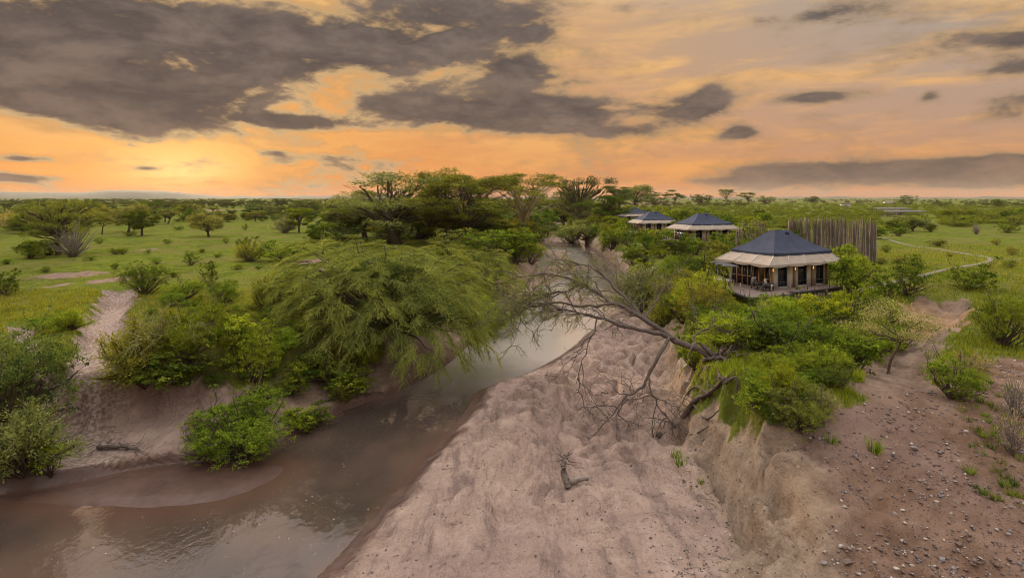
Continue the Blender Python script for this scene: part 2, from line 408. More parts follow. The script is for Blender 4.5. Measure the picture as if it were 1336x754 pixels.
def masks(X, Y, Z):
    dl = dist_poly(X, Y, LEFT); dr = dist_poly(X, Y, RIGHT_S); inc = inside(X, Y, CHANNEL)
    left = dl < dr
    dw = dist_poly(X, Y, WATER_RS)
    n = fbm(X * .25, Y * .25, 4); n2 = fbm(X * .9, Y * .9, 3)
    gz = np.gradient(Z)
    grass = np.where(inc, 0, np.where(left, sst(Z + 1.1 * n2 + 1.6 * n, -3.5, -2.0), sst(Z + 1.1 * n2 + 1.3 * n, -2.6, -.9)))
    g2 = sst(2.1 + .9 * n2 - dist_poly(X, Y, GULLY_L), 0, 1.0); g3 = sst(1.0 + .5 * n2 - dist_poly(X, Y, GULLY_L2), 0, .7)
    grass = grass * (1 - g2) * (1 - g3)
    # right gravel slope, bare of grass, and the eroded gully head
    gr = sst(32.5 + 3 * n + 4.5 * sst(X, 21, 27) - Y, 0, 4) * np.where(left | inc, 0, 1) * sst(dr + 1.2 * n2, 2.6, 4.2)
    hump = np.exp(-((X - 16.0) / 5.6) ** 2 - ((Y - 31.2) / 5.2) ** 2)
    gr = gr * (1 - sst(hump + .25 * n, .35, .6))
    dgr = dist_poly(X, Y, GULLY_R)
    gh = sst(3.3 + 1.8 * n2 + 1.2 * n - dgr, 0, 1.6) * np.where(left | inc, 0, 1)
    grass = grass * (1 - gr) * (1 - gh) * np.where(left, 1, sst(Y + 2 * n + n2, 24.5, 28))
    # bare patches worn into the left plain
    for (px, py, rx, ry) in ((92, 358, 38, 5), (150, 364, 22, 6), (405, 341, 26, 3.5), (415, 352, 10, 3), (195, 326, 7, 1.5), (250, 275, 40, 2), (75, 372, 8, 4)):
        x0, y0 = W(px, py, 0); sx = rx / F * y0; sy = ry * y0 / (py - HY)
        e = ((X - x0) / sx) ** 2 + ((Y - y0) / sy) ** 2
        grass = grass * (1 - sst(1.35 + 1.3 * n2 - e, 0, .8) * .95)
    far = sst(fbm(X * .004, Y * .0016, 3), .08, .3) * sst(Y, 420, 900)
    grass = grass * (1 - .75 * far)
    sd = np.where(inc, -dr, dr)
    sandy = np.where(left, np.where(inc, 1., 0.), np.where(dr < 4, 1 - sst(sd + .9 * n2 + .5 * n, -.7, .6), np.where(inc, 1., 0.)))
    xs, ys = W(215, 560, -3.9)
    sandy = np.maximum(sandy, np.where(left, sst(1.3 + .5 * n2 - (((X - xs) / 5.6) ** 2 + ((Y - ys) / 2.6) ** 2), 0, .5), 0))
    grass = grass * (1 - sandy)
    wet = np.where(inc, 1 - sst(Z + .05 * n2, -4.97, -4.55), 1 - sst(Z, -4.95, -4.5))
    wet = np.maximum(wet, np.where(inc, 1 - sst(dw + .8 * n2 + .5 * n, .5, 1.9), 0) * sst(80 - Y, 0, 10))
    wet = wet * (1 - .75 * sst(Y, 60, 75) * np.where(inc, 1, 0))
    wet = np.maximum(wet, np.where(inside(X, Y, SHOAL), 1, 0))
    cliff = np.where(left, 0, sst(sd + .9 * n2 + .5 * n, -.7, .6)) * sst(4.6 + 1.5 * n2 - dr, 0, 1.5) * (1 - sst(Z, -.9, .2) * .3)
    xo, yo = W(1218, 424, -1.2)
    ochre = np.maximum(gh * sst(6.5 + 2 * n2 - np.hypot(X - xo, (Y - yo) * .8), 0, 3), .38 * cliff * sst(n, -.1, .45))
    damp = sst(fbm(X * .33 + 40, Y * .33, 4) + .2 * n2, .05, .45)        # broad tone variation in the grass
    return (np.stack([grass, gr, wet, cliff], -1), np.stack([sandy, ochre, damp, np.maximum(g2, g3)], -1))

def axis(spans):
    out = [spans[0][0]]
    for a, b, step, grow in spans:
        x = a; s = step
        while x < b - s * .5:
            x += s; s *= grow; out.append(min(x, b))
    return np.unique(np.round(np.array(out), 4))
xr = axis([(0, 24, .17, 1), (24, 60, .3, 1.012), (60, 200, .9, 1.06), (200, 9000, 12, 1.16)])
xl = axis([(0, 32, .17, 1), (32, 60, .3, 1.012), (60, 200, .9, 1.06), (200, 9000, 12, 1.16)])
gx = np.concatenate([-xl[:0:-1], xr])
gy = np.concatenate([-axis([(0, 60, 2.0, 1.1), (60, 3000, 20, 1.3)])[:0:-1], axis([(0, 15, .5, 1), (15, 56, .17, 1), (56, 120, .3, 1.006), (120, 400, 1.2, 1.02), (400, 9500, 10, 1.12)])])
GX, GY = np.meshgrid(gx, gy)
GZ = height(GX, GY)
m1, m2 = masks(GX, GY, GZ)
ny, nx = GX.shape
ii, jj = np.meshgrid(np.arange(ny - 1), np.arange(nx - 1), indexing='ij')
quads = np.stack([ii * nx + jj, ii * nx + jj + 1, (ii + 1) * nx + jj + 1, (ii + 1) * nx + jj], -1).reshape(-1, 4)

def pick(px, py, lo=14., hi=3000.):
    """First ground point on the ray through a pixel of the photograph."""
    Ys = lo * (hi / lo) ** np.linspace(0, 1, 900)
    Xs = (px - CX) / F * Ys; Zs = CAMZ - (py - HY) / F * Ys
    h = height(Xs, Ys, False); k = np.argmax(Zs < h)
    if not (Zs < h).any(): k = len(Ys) - 1
    return float(Xs[k]), float(Ys[k]), float(h[k])
def ground_z(x, y): return float(height(np.array([x]), np.array([y]))[0])

# ------------------------------------------------------------------ materials
def material(name):
    m = bpy.data.materials.new(name); m.use_nodes = True; t = m.node_tree
    return m, t, t.nodes['Principled BSDF']
def objcoord(t, kind='Object'):
    n = t.nodes.new('ShaderNodeTexCoord'); return n.outputs[kind]
def bump(t, b, h, dist, strength=1.0):
    n = t.nodes.new('ShaderNodeBump'); n.inputs['Distance'].default_value = dist; n.inputs['Strength'].default_value = strength
    t.links.new(h.s, n.inputs['Height']); t.links.new(n.outputs[0], b.inputs['Normal'])
def simple(name, col, rough=.8, var=.25, scale=3.0, bmp=0.0, spec=.3, metal=0.0, stretch=None):
    m, t, b = material(name); v = objcoord(t)
    if stretch:
        mp = t.nodes.new('ShaderNodeMapping'); mp.inputs['Scale'].default_value = stretch; t.links.new(v, mp.inputs[0]); v = mp.outputs[0]
    n = noise(t, v, scale, 5, .6)
    lo = tuple(c * (1 - var) for c in col); hi = tuple(min(1, c * (1 + var)) for c in col)
    t.links.new(mixc(t, n.sstep(.25, .75), lo, hi), b.inputs['Base Color'])
    b.inputs['Roughness'].default_value = rough; b.inputs['Specular IOR Level'].default_value = spec; b.inputs['Metallic'].default_value = metal
    if bmp: bump(t, b, n, bmp)
    return m

def ground_material():
    m, t, b = material('ground_surface')
    v = objcoord(t)
    a1 = t.nodes.new('ShaderNodeAttribute'); a1.attribute_name = 'mask1'
    a2 = t.nodes.new('ShaderNodeAttribute'); a2.attribute_name = 'mask2'
    def chans(a):
        s = t.nodes.new('ShaderNodeSeparateColor'); t.links.new(a.outputs['Color'], s.inputs[0])
        return [E(t, s.outputs[i]) for i in range(3)] + [E(t, a.outputs['Alpha'])]
    grass, grav, wet, cliff = chans(a1); sandy, ochre, damp, gully = chans(a2)
    nL = noise(t, v, .09, 4, .55); nM = noise(t, v, .7, 5, .62); nF = noise(t, v, 5.0, 5, .65); nG = noise(t, v, 14., 3, .7)
    vor = t.nodes.new('ShaderNodeTexVoronoi'); vor.inputs['Scale'].default_value = 7.0; t.links.new(v, vor.inputs['Vector'])
    vd = E(t, vor.outputs['Distance'])
    soil = mixc(t, nM.sstep(.3, .7), (.19, .125, .088), (.33, .225, .165))
    soil = mixc(t, nF.sstep(.45, .75) * .6, soil, (.10, .065, .045))
    soil = mixc(t, nG.sstep(.58, .72) * .5, soil, (.34, .25, .20))
    sand = mixc(t, nM.sstep(.3, .72), (.335, .228, .175), (.49, .345, .265))
    sand = mixc(t, nL.sstep(.4, .65) * .5, sand, (.26, .175, .155))
    mps = t.nodes.new('ShaderNodeMapping'); mps.inputs['Rotation'].default_value = (0, 0, R(23)); mps.inputs['Scale'].default_value = (1.0, .22, 1); t.links.new(v, mps.inputs[0])
    nS = noise(t, mps.outputs[0], .9, 5, .62, .6)
    sand = mixc(t, nS.sstep(.50, .66) * .7, sand, (.170, .115, .102))
    sand = mixc(t, nS.sstep(.46, .28) * .5, sand, (.50, .36, .295))
    speck = (nG.sstep(.56, .68)) * (noise(t, v, .55, 4, .65).sstep(.46, .62))
    sand = mixc(t, speck * .7, sand, (.105, .072, .060))
    sand = mixc(t, nF.sstep(.50, .72) * .45, sand, (.20, .135, .115))
    sand = mixc(t, nG.sstep(.46, .30) * .40, sand, (.56, .42, .34))
    sand = mixc(t, noise(t, v, 1.6, 6, .7).sstep(.54, .70) * .45, sand, (.19, .13, .112))
    gv = mixc(t, nM.sstep(.3, .7), (.15, .085, .054), (.25, .155, .108))
    gv = mixc(t, nL.sstep(.45, .65) * .7, gv, (.235, .155, .125))
    gv = mixc(t, vd.sstep(.28, .10) * nF.sstep(.42, .62) * .65, gv, (.36, .30, .27))
    gv = mixc(t, nG.sstep(.62, .75) * .6, gv, (.06, .038, .034))
    gv = mixc(t, nF.sstep(.45, .28) * .45, gv, (.30, .19, .145))
    cl = mixc(t, nM.sstep(.3, .7), (.27, .19, .135), (.47, .35, .25))
    cl = mixc(t, noise(t, v, 1.8, 6, .7).sstep(.52, .72) * .8, cl, (.16, .10, .075))
    cl = mixc(t, nG.sstep(.55, .72) * .6, cl, (.15, .10, .075))
    cl = mixc(t, nF.sstep(.45, .28) * .5, cl, (.56, .44, .33))
    oc = mixc(t, nM.sstep(.3, .7), (.30, .165, .085), (.44, .27, .155))
    gr1 = mixc(t, nM.sstep(.32, .68), (.108, .138, .018), (.175, .190, .030))
    gr1 = mixc(t, damp * .55, gr1, (.062, .095, .014))
    gr1 = mixc(t, nL.sstep(.42, .62) * .65, gr1, (.175, .145, .05))
    nP = noise(t, v, .28, 5, .65)
    gr1 = mixc(t, nP.sstep(.50, .66) * .6, gr1, (.055, .080, .014))
    gr1 = mixc(t, nP.sstep(.40, .28) * .5, gr1, (.21, .185, .07))
    gr1 = mixc(t, nF.sstep(.5, .78) * .55, gr1, (.075, .085, .02))
    gr1 = mixc(t, nG.sstep(.55, .8) * .3, gr1, (.20, .18, .07))
    gl = mixc(t, nF.sstep(.35, .7), (.22, .15, .12), (.48, .36, .29))
    c = mixc(t, sandy, soil, sand)
    c = mixc(t, gully, c, gl)
    c = mixc(t, cliff, c, cl)
    c = mixc(t, ochre * .8, c, oc)
    c = mixc(t, grav, c, gv)
    gm = (grass + (nF - .5) * .9 * (grass * (1.0 - grass)) * 3.0).sstep(.3, .7)
    c = mixc(t, gm, c, gr1)
    wetc = mixc(t, nM.sstep(.3, .7), (.080, .042, .030), (.125, .068, .050))
    c = mixc(t, (wet + (nF - .5) * .5 * (wet * (1.0 - wet)) * 4.0).clamp(), c, wetc)
    t.links.new(c, b.inputs['Base Color'])
    t.links.new(wet.sstep(.3, 1.0, .95, .42).s, b.inputs['Roughness'])
    t.links.new(wet.sstep(.35, 1.0, 0.0, .35).s, b.inputs['Specular IOR Level'])
    h = nM * .10 + nF * .06 + nG * .02 + (vd.sstep(.3, .0)) * grav * .05
    rip = noise(t, mps.outputs[0], 2.6, 4, .6, .8)
    h = h + sandy * (nS * .22 + rip * .15 + nF * .05) + cliff * noise(t, v, 2.4, 6, .7) * .22
    bump(t, b, h * (1.15 - wet), 1.0, 1.0)
    return m
M = {}
M['ground'] = ground_material()
ground = link('ground', new_mesh('ground', np.stack([GX, GY, GZ], -1).reshape(-1, 3), quads, [M['ground']], smooth=True,
              attrs={'mask1': m1.reshape(-1, 4), 'mask2': m2.reshape(-1, 4)}))
tag(ground, kind='structure')

def water_material():
    m, t, b = material('river_water'); v = objcoord(t)
    mp = t.nodes.new('ShaderNodeMapping'); mp.inputs['Scale'].default_value = (1, .7, 1); t.links.new(v, mp.inputs[0])
    n = noise(t, mp.outputs[0], .16, 4, .5)
    at_ = t.nodes.new('ShaderNodeAttribute'); at_.attribute_name = 'shallow'; sh = E(t, at_.outputs['Fac'])
    wc = mixc(t, n.sstep(.35, .65), (.060, .042, .033), (.110, .070, .052))
    a2_ = t.nodes.new('ShaderNodeAttribute'); a2_.attribute_name = 'sky_sheen'; sheen = E(t, a2_.outputs['Fac'])
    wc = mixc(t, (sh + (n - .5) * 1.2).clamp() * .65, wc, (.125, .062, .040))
    t.links.new(mixc(t, (sheen + (n - .5) * sheen * 1.5).clamp() * .9, wc, (.44, .37, .31)), b.inputs['Base Color'])  # cream base colour paints the mirrored bright sky onto the water
    b.inputs['Roughness'].default_value = .03; b.inputs['IOR'].default_value = 1.5; b.inputs['Specular IOR Level'].default_value = .5
    r = noise(t, mp.outputs[0], 3.2, 3, .5, .4); r2 = noise(t, mp.outputs[0], .5, 3, .5)
    bump(t, b, r * .030 * noise(t, v, .12, 2, .5).sstep(.40, .66) + r2 * .05, 1.0, .7)
    return m
M['water'] = water_material()
rx_ = np.unique(np.concatenate([[-130, -100, -80], np.arange(-60, 30, .6), [40, 60]])); ry_ = np.unique(np.concatenate([[4, 8], np.arange(12, 62, .6), np.arange(62, 140, 2.), [160, 200, 300, 520]]))
RX, RY = np.meshgrid(rx_, ry_); RH = height(RX, RY, False); rn_ = len(rx_)
i_, j_ = np.meshgrid(np.arange(len(ry_) - 1), np.arange(rn_ - 1), indexing='ij')
rq = np.stack([i_ * rn_ + j_, i_ * rn_ + j_ + 1, (i_ + 1) * rn_ + j_ + 1, (i_ + 1) * rn_ + j_], -1).reshape(-1, 4)
keep = (RH.ravel()[rq] < -4.7).any(1)
shal = sst(-5 - RH, .28, .04) * sst(-RX, 2, 8)
sky_sheen = sst(RY, 40, 54) * (1 - .75 * sst(RX - np.interp(RY, [40, 60, 100, 140], [5, 9, 13, 17]), 0, 4))  # mid reach where the sky's reflection is painted into the water colour
river = link('river', new_mesh('river', np.stack([RX, RY, RX * 0 + ZW], -1).reshape(-1, 3), rq[keep], [M['water']], attrs={'shallow': shal.ravel(), 'sky_sheen': sky_sheen.ravel()}))
tag(river, kind='structure')

# far hills along the left horizon and low rises elsewhere
def hills():
    mt = simple('hill_scrub', (.085, .085, .05), .95, .4, .004)
    azs = np.linspace(R(-60), R(60), 260); rows = []
    for r, k in ((7000, 0), (7400, .7), (7900, 1), (8600, .8), (9200, 0)):
        x, y = np.sin(azs) * r, np.cos(azs) * r
        px = CX + F * np.tan(azs)
        hh = 46 * np.exp(-((px - 190) / 70) ** 2) + 30 * np.exp(-((px - 60) / 110) ** 2) + 22 * np.exp(-((px + 60) / 90) ** 2) + 10 * np.exp(-((px - 420) / 140) ** 2) + 14 + 12 * fbm(azs * 22, azs * 0, 4) * 1.0
        rows.append(np.stack([x, y, np.maximum(hh, 2) * k * 1.45 - 3], -1))
    v = np.concatenate(rows); n = len(azs)
    i, j = np.meshgrid(np.arange(4), np.arange(n - 1), indexing='ij')
    q = np.stack([i * n + j, i * n + j + 1, (i + 1) * n + j + 1, (i + 1) * n + j], -1).reshape(-1, 4)
    tag(link('hills', new_mesh('hills', v, q, [mt], smooth=True)), kind='structure')
hills()

# ------------------------------------------------------------------ plant materials
def leaf_material(name, transl=.24):
    m = bpy.data.materials.new(name); m.use_nodes = True; t = m.node_tree; t.nodes.clear()
    oi = t.nodes.new('ShaderNodeObjectInfo'); at = t.nodes.new('ShaderNodeAttribute'); at.attribute_name = 'lc'
    lc = E(t, at.outputs['Fac']); rnd = E(t, oi.outputs['Random'])
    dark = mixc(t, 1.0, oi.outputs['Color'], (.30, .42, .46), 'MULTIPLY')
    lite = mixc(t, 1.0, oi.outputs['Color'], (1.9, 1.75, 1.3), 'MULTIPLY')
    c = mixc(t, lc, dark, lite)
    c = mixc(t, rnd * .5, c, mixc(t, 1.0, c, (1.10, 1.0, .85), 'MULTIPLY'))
    d = t.nodes.new('ShaderNodeBsdfDiffuse'); tr = t.nodes.new('ShaderNodeBsdfTranslucent'); mx = t.nodes.new('ShaderNodeMixShader')
    t.links.new(c, d.inputs[0]); t.links.new(mixc(t, 1.0, c, (1.3, 1.25, .5), 'MULTIPLY'), tr.inputs[0])
    mx.inputs[0].default_value = transl; t.links.new(d.outputs[0], mx.inputs[1]); t.links.new(tr.outputs[0], mx.inputs[2])
    o = t.nodes.new('ShaderNodeOutputMaterial'); t.links.new(mx.outputs[0], o.inputs[0])
    return m
M['leaf'] = leaf_material('leaves')
M['bark'] = simple('bark_brown', (.105, .075, .055), .95, .5, 5, .03, .1, stretch=(3, 3, .6))
M['bark_pale'] = simple('bark_pale', (.36, .29, .17), .9, .3, 4, .02, .1, stretch=(3, 3, .6))
M['bark_dead'] = simple('bark_dead', (.125, .094, .080), .95, .5, 6, .03, .1, stretch=(3, 3, .8))
M['bark_grey'] = simple('bark_grey', (.24, .195, .165), .95, .4, 6, .02, .1)
M['twig_yellow'] = simple('twig_yellow_green', (.27, .25, .085), .9, .35, 3, .0, .1)

GREEN = (.170, .222, .026, 1); YGREEN = (.215, .268, .028, 1); DARK = (.105, .145, .024, 1); OLIVE = (.21, .215, .048, 1)
GREY = (.28, .27, .15, 1); DEEP = (.110, .138, .042, 1); ACACIA = (.195, .205, .075, 1); FEVER = (.19, .21, .045, 1); HERO = (.180, .190, .046, 1)
def vary(c, k=.18):
    f = 1 + random.uniform(-k, k); g = random.uniform(-k, k) * .6
    return (c[0] * f * (1 + g), c[1] * f, c[2] * f * (1 - g), 1)

# ------------------------------------------------------------------ leaf and branch geometry
def unit(v): return v / (np.linalg.norm(v, axis=-1, keepdims=True) + 1e-9)
def leaf_quads(rng, c, size, lc, aspect=.55, along=None, upbias=.6, jit=.28):
    """diamond leaves at centres c; size scalar or (n,)"""
    n = len(c); size = np.broadcast_to(size, (n,))[:, None] * rng.uniform(.7, 1.3, (n, 1))
    a = unit(rng.normal(size=(n, 3)) if along is None else along + rng.normal(size=(n, 3)) * jit)
    nn = rng.normal(size=(n, 3)); nn[:, 2] = np.abs(nn[:, 2]) + upbias
    b = unit(np.cross(nn, a)) * size * aspect * .5; a = a * size * .5
    v = np.stack([c - a, c + b, c + a, c - b], 1).reshape(-1, 3)
    f = np.arange(4 * n).reshape(-1, 4)
    return v, f, np.repeat(np.clip(lc, 0, 1), 4)
def pad_leaves(rng, pads, n, size, clump=.16, shell=.5, per=26, aspect=.55):
    """pads: list of (cx, cy, cz, rx, ry, rz, weight). Leaves sit in little clumps near the pads' outer surface."""
    pads = np.array(pads, float); w = pads[:, 6] / pads[:, 6].sum()
    nc = max(4, n // per); k = rng.choice(len(pads), nc, p=w)
    d = unit(rng.normal(size=(nc, 3))); d[:, 2] = np.where(rng.rand(nc) < .55, np.abs(d[:, 2]), d[:, 2])
    r = shell + (1 - shell) * rng.rand(nc, 1) ** .6
    cc = pads[k, :3] + d * r * pads[k, 3:6]
    clc = rng.normal(.5, .26, nc)
    j = rng.choice(nc, n); rad = np.minimum(pads[k[j], 3:6].max(1), 1.4)[:, None]
    c = cc[j] + rng.normal(size=(n, 3)) * clump * rad * np.array((1, 1, .65))
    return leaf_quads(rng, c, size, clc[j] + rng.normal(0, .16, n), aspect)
def curve(p, q, rng, sag=0., n=6, jit=.06, out=None):
    p, q = np.array(p, float), np.array(q, float); L = np.linalg.norm(q - p)
    t = np.linspace(0, 1, n)[:, None]
    m = (p + q) / 2 + rng.normal(size=3) * jit * L + np.array((0, 0, sag * L))
    if out is not None: m = p + (q - p) * .45 * np.array(out)
    pts = p * (1 - t) ** 2 + 2 * m * t * (1 - t) + q * t ** 2
    pts[1:-1] += rng.normal(size=(n - 2, 3)) * jit * .25 * L
    return pts
def limbs(mb, rng, fork, pads, r0, twigs=5, k=5, sag=.05, out=None):
    for (x, y, z, rx, ry, rz, w) in pads:
        c = np.array((x, y, z - rz * .5)); s = np.array(fork) + rng.normal(size=3) * np.array((.05, .05, .25)) * r0 * 3
        pts = curve(s, c, rng, sag, 7, .10, out); r1 = r0 * rng.uniform(.35, .55)
        mb.tube(pts, np.linspace(r1, r1 * .3, 7), k, False)
        for _ in range(twigs):
            e = np.array((x, y, z)) + unit(rng.normal(size=3)) * np.array((rx, ry, rz)) * .8
            q = pts[rng.randint(3, 7)]
            mb.tube(curve(q, e, rng, .05, 4, .12), np.linspace(r1 * .32, r1 * .08, 4), 3, False)

def arche(name, trunk_mb, lv, bark):
    tm = trunk_mb.mesh(name + '_trunk', M[bark], True)
    v, f, lc = lv
    cm = new_mesh(name + '_crown', v, f, [M['leaf']], attrs={'lc': lc})
    ext = v.max(0) - v.min(0)
    return dict(t=tm, c=cm, w=float((np.percentile(v[:, 0], 99) - np.percentile(v[:, 0], 1) + np.percentile(v[:, 1], 99) - np.percentile(v[:, 1], 1)) / 2), h=float(np.percentile(v[:, 2], 99.5)))

def make_bush(seed, n=4200, w=3., h=2.4, leaf=.10, npad=16, bark='bark', shell=.55, ragged=.25, clump=.13):
    rng = np.random.RandomState(seed); pads = []
    for i in range(npad):
        a = rng.rand() * 6.28; rr = math.sqrt(rng.rand()) * w * .34; z = h * rng.uniform(.22, .74) * (1 - .45 * (rr / (w * .5)) ** 2)
        s = w * rng.uniform(.13, .24); pads.append((rr * math.cos(a), rr * math.sin(a), z, s, s, s * rng.uniform(.75, 1.1), s * s))
    for i in range(int(npad * ragged)):      # stray shoots
        a = rng.rand() * 6.28; rr = w * rng.uniform(.2, .5); s = w * rng.uniform(.05, .09)
        pads.append((rr * math.cos(a), rr * math.sin(a), h * rng.uniform(.3, .98), s, s, s * 1.3, s * s))
    mb = MB()
    limbs(mb, rng, (0, 0, -.12), pads, .09 * w / 3, 3, 4)
    return arche('bush', mb, pad_leaves(rng, pads, n, leaf, clump, shell), bark)

def make_umbrella(seed, W_=9., H=7., n=5200, leaf=.17, npad=13, layers=2, bark='bark', thick=.12, droop=0.):
    rng = np.random.RandomState(seed); pads = []
    for i in range(npad):
        a = i * 2.4 + rng.rand(); rr = math.sqrt((i + .5) / npad) * W_ * .42
        s = W_ * rng.uniform(.11, .19); lay = rng.randint(layers)
        z = H * (1 - .07 - (.16 if layers < 5 else .13) * lay) - (rr / (W_ * .5)) ** 2 * H * .12 - droop * rr * .3 + rng.normal() * H * .03
        pads.append((rr * math.cos(a), rr * math.sin(a), z, s, s, s * thick * rng.uniform(1.6, 3), s * s))
    mb = MB(); fz = H * rng.uniform(.24, .36); lean = rng.normal(size=2) * W_ * .03
    r0 = W_ * .028
    mb.tube(curve((0, 0, -.3), (lean[0], lean[1], fz), rng, 0, 6, .06), np.linspace(r0 * 1.35, r0 * .85, 6), 7, False)
    limbs(mb, rng, (lean[0], lean[1], fz), pads, r0 * 1.2, 4, 5, .04, (.55, .55, 1.25))
    return arche('acacia', mb, pad_leaves(rng, pads, n, leaf, .22, .25, 30, .5), bark)

def make_tall(seed, W_=13., H=13., n=11000, leaf=.20, npad=30, bark='bark_pale', low=.42, open_=.0):
    """fever-tree habit: several rising pale limbs, layered feathery crown"""
    rng = np.random.RandomState(seed); pads = []
    for i in range(npad):
        a = rng.rand() * 6.28; u = rng.rand(); z = H * (low + (0.96 - low) * (u ** .7))
        prof = math.sqrt(max(.05, 1 - ((z / H - .72) / .42) ** 2)) if z / H < .72 else math.sqrt(max(.08, 1 - ((z / H - .72) / .30) ** 2))
        rr = math.sqrt(rng.rand()) * W_ * .45 * prof
        s = W_ * rng.uniform(.085, .15); pads.append((rr * math.cos(a), rr * math.sin(a), z, s, s, s * rng.uniform(.32, .5), s * s))
    mb = MB(); r0 = W_ * .024; fz = H * rng.uniform(.22, .30)
    mb.tube(curve((0, 0, -.3), (0, 0, fz), rng, 0, 6, .08), np.linspace(r0 * 1.4, r0, 6), 8, False)
    limbs(mb, rng, (0, 0, fz), pads, r0 * 1.1, 4, 5, .05, (.5, .5, 1.2))
    return arche('tall_tree', mb, pad_leaves(rng, pads, n, leaf, .22, .2, 28, .5), bark)

def rods(rng, starts, dirs, length, n_leaf=9, lsize=.15, wid=.30, lc0=.5, droop=.35, sig=.17, jit=.28):
    """leafy twigs: straight-ish feathery rods"""
    n = len(starts); L = np.broadcast_to(length, (n,)) * rng.uniform(.6, 1.3, n)
    t = (np.arange(n_leaf) + .5) / n_leaf
    d = unit(dirs)
    c = starts[:, None] + d[:, None] * (L[:, None] * t)[:, :, None]
    c[:, :, 2] -= droop * (t[None] ** 2) * L[:, None] * .5
    al = np.repeat(d, n_leaf, 0); al[:, 2] -= np.tile(t, n) * droop * .8
    rl = np.repeat(rng.normal(lc0, sig, n), n_leaf)
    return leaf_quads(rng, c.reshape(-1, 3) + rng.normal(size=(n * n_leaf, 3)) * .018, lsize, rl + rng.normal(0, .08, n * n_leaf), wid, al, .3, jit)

def make_weeping(seed, rx=9., ry=7.5, top=6.6, low=-3., ns=420, per=46, bark='bark', rod_len=.75, lc0=.5, fill=46000, leaf=.16, ctr=(0, 0)):
    """wide dome of overlapping arching sprays whose leafy twigs trail outward and down; origin at the trunk's foot"""
    rng = np.random.RandomState(seed); mb = MB(); fork = np.array((ctr[0] * .3, ctr[1] * .3, top * .30)); C = np.array((ctr[0], ctr[1], 0.))
    mb.tube(curve((0, 0, -.4), fork, rng, 0, 6, .08), np.linspace(.42, .30, 6), 8, False)
    st, di, lv = [], [], []
    lobes = [(rng.rand() * 6.28, rng.uniform(.1, 1.2), rng.uniform(.10, .2)) for _ in range(14)]
    for b in range(ns):
        a = b * 2.39996 + rng.normal() * .2; e = math.asin(min(1, rng.rand() ** .8)); ce, se = math.cos(e), math.sin(e)
        nrm = np.array((math.cos(a) * ce, math.sin(a) * ce, se)); s = rng.uniform(.74, .96)
        for la, le, lw in lobes:
            dd = nrm @ np.array((math.cos(la) * math.cos(le), math.sin(la) * math.cos(le), math.sin(le))); s += lw * math.exp(-(1 - dd) / .05)
        A = C + nrm * np.array((rx, ry, top - low)) * s; A[2] += low
        hd = a + rng.normal() * .75; out = np.array((math.cos(hd), math.sin(hd), 0)); L = rng.uniform(1.2, 2.5)
        t = np.linspace(0, 1, 7)[:, None]; rise = .45 * se - .15 + rng.normal() * .1; dr = .22 + .36 * (1 - se) + rng.uniform(0, .22)
        pts = A + out * L * t * (1 - .25 * t * (1 - se)) + np.array((0, 0, 1.)) * (rise * L * t - dr * L * t * t)
        mb.tube(pts, np.linspace(.035, .012, 7), 3, False)
        if b % 5 == 0: mb.tube(curve(fork, A, rng, .10, 7, .06), np.linspace(.12, .035, 7), 4, False)
        m = per; u = rng.uniform(.0, 1.0, m) ** .8 * 5.99; i0 = u.astype(int); fr = (u - i0)[:, None]
        p = pts[i0] * (1 - fr) + pts[i0 + 1] * fr
        tg = unit(pts[i0 + 1] - pts[i0]); side = unit(np.cross(tg, (0, 0, 1.))); sgn = rng.choice((-1, 1), m)[:, None]
        dd = tg * rng.uniform(.6, 1.1, (m, 1)) + side * sgn * rng.uniform(.2, 1.0, (m, 1)) + rng.normal(size=(m, 3)) * .14
        dd[:, 2] -= (1 - se) * .12
        st.append(p); di.append(dd); lv.append(np.full(m, rng.normal(lc0, .16)))
    v, f, lc = rods(rng, np.concatenate(st), np.concatenate(di), rod_len, 6, leaf * 1.1, .24, 0.0, .3, .30, .14)
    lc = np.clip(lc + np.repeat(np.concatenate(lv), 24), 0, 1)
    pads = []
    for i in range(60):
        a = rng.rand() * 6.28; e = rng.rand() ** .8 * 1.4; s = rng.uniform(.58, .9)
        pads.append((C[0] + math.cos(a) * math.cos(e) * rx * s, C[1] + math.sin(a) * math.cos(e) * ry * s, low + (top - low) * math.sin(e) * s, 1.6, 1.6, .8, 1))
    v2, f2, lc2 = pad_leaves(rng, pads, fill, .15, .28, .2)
    return arche('weeping', mb, (np.vstack([v, v2]), np.vstack([f, f2 + len(v)]), np.concatenate([lc, lc2 * .35])), bark)  # inner fill leaves coloured darker, painting shade into the crown's gaps

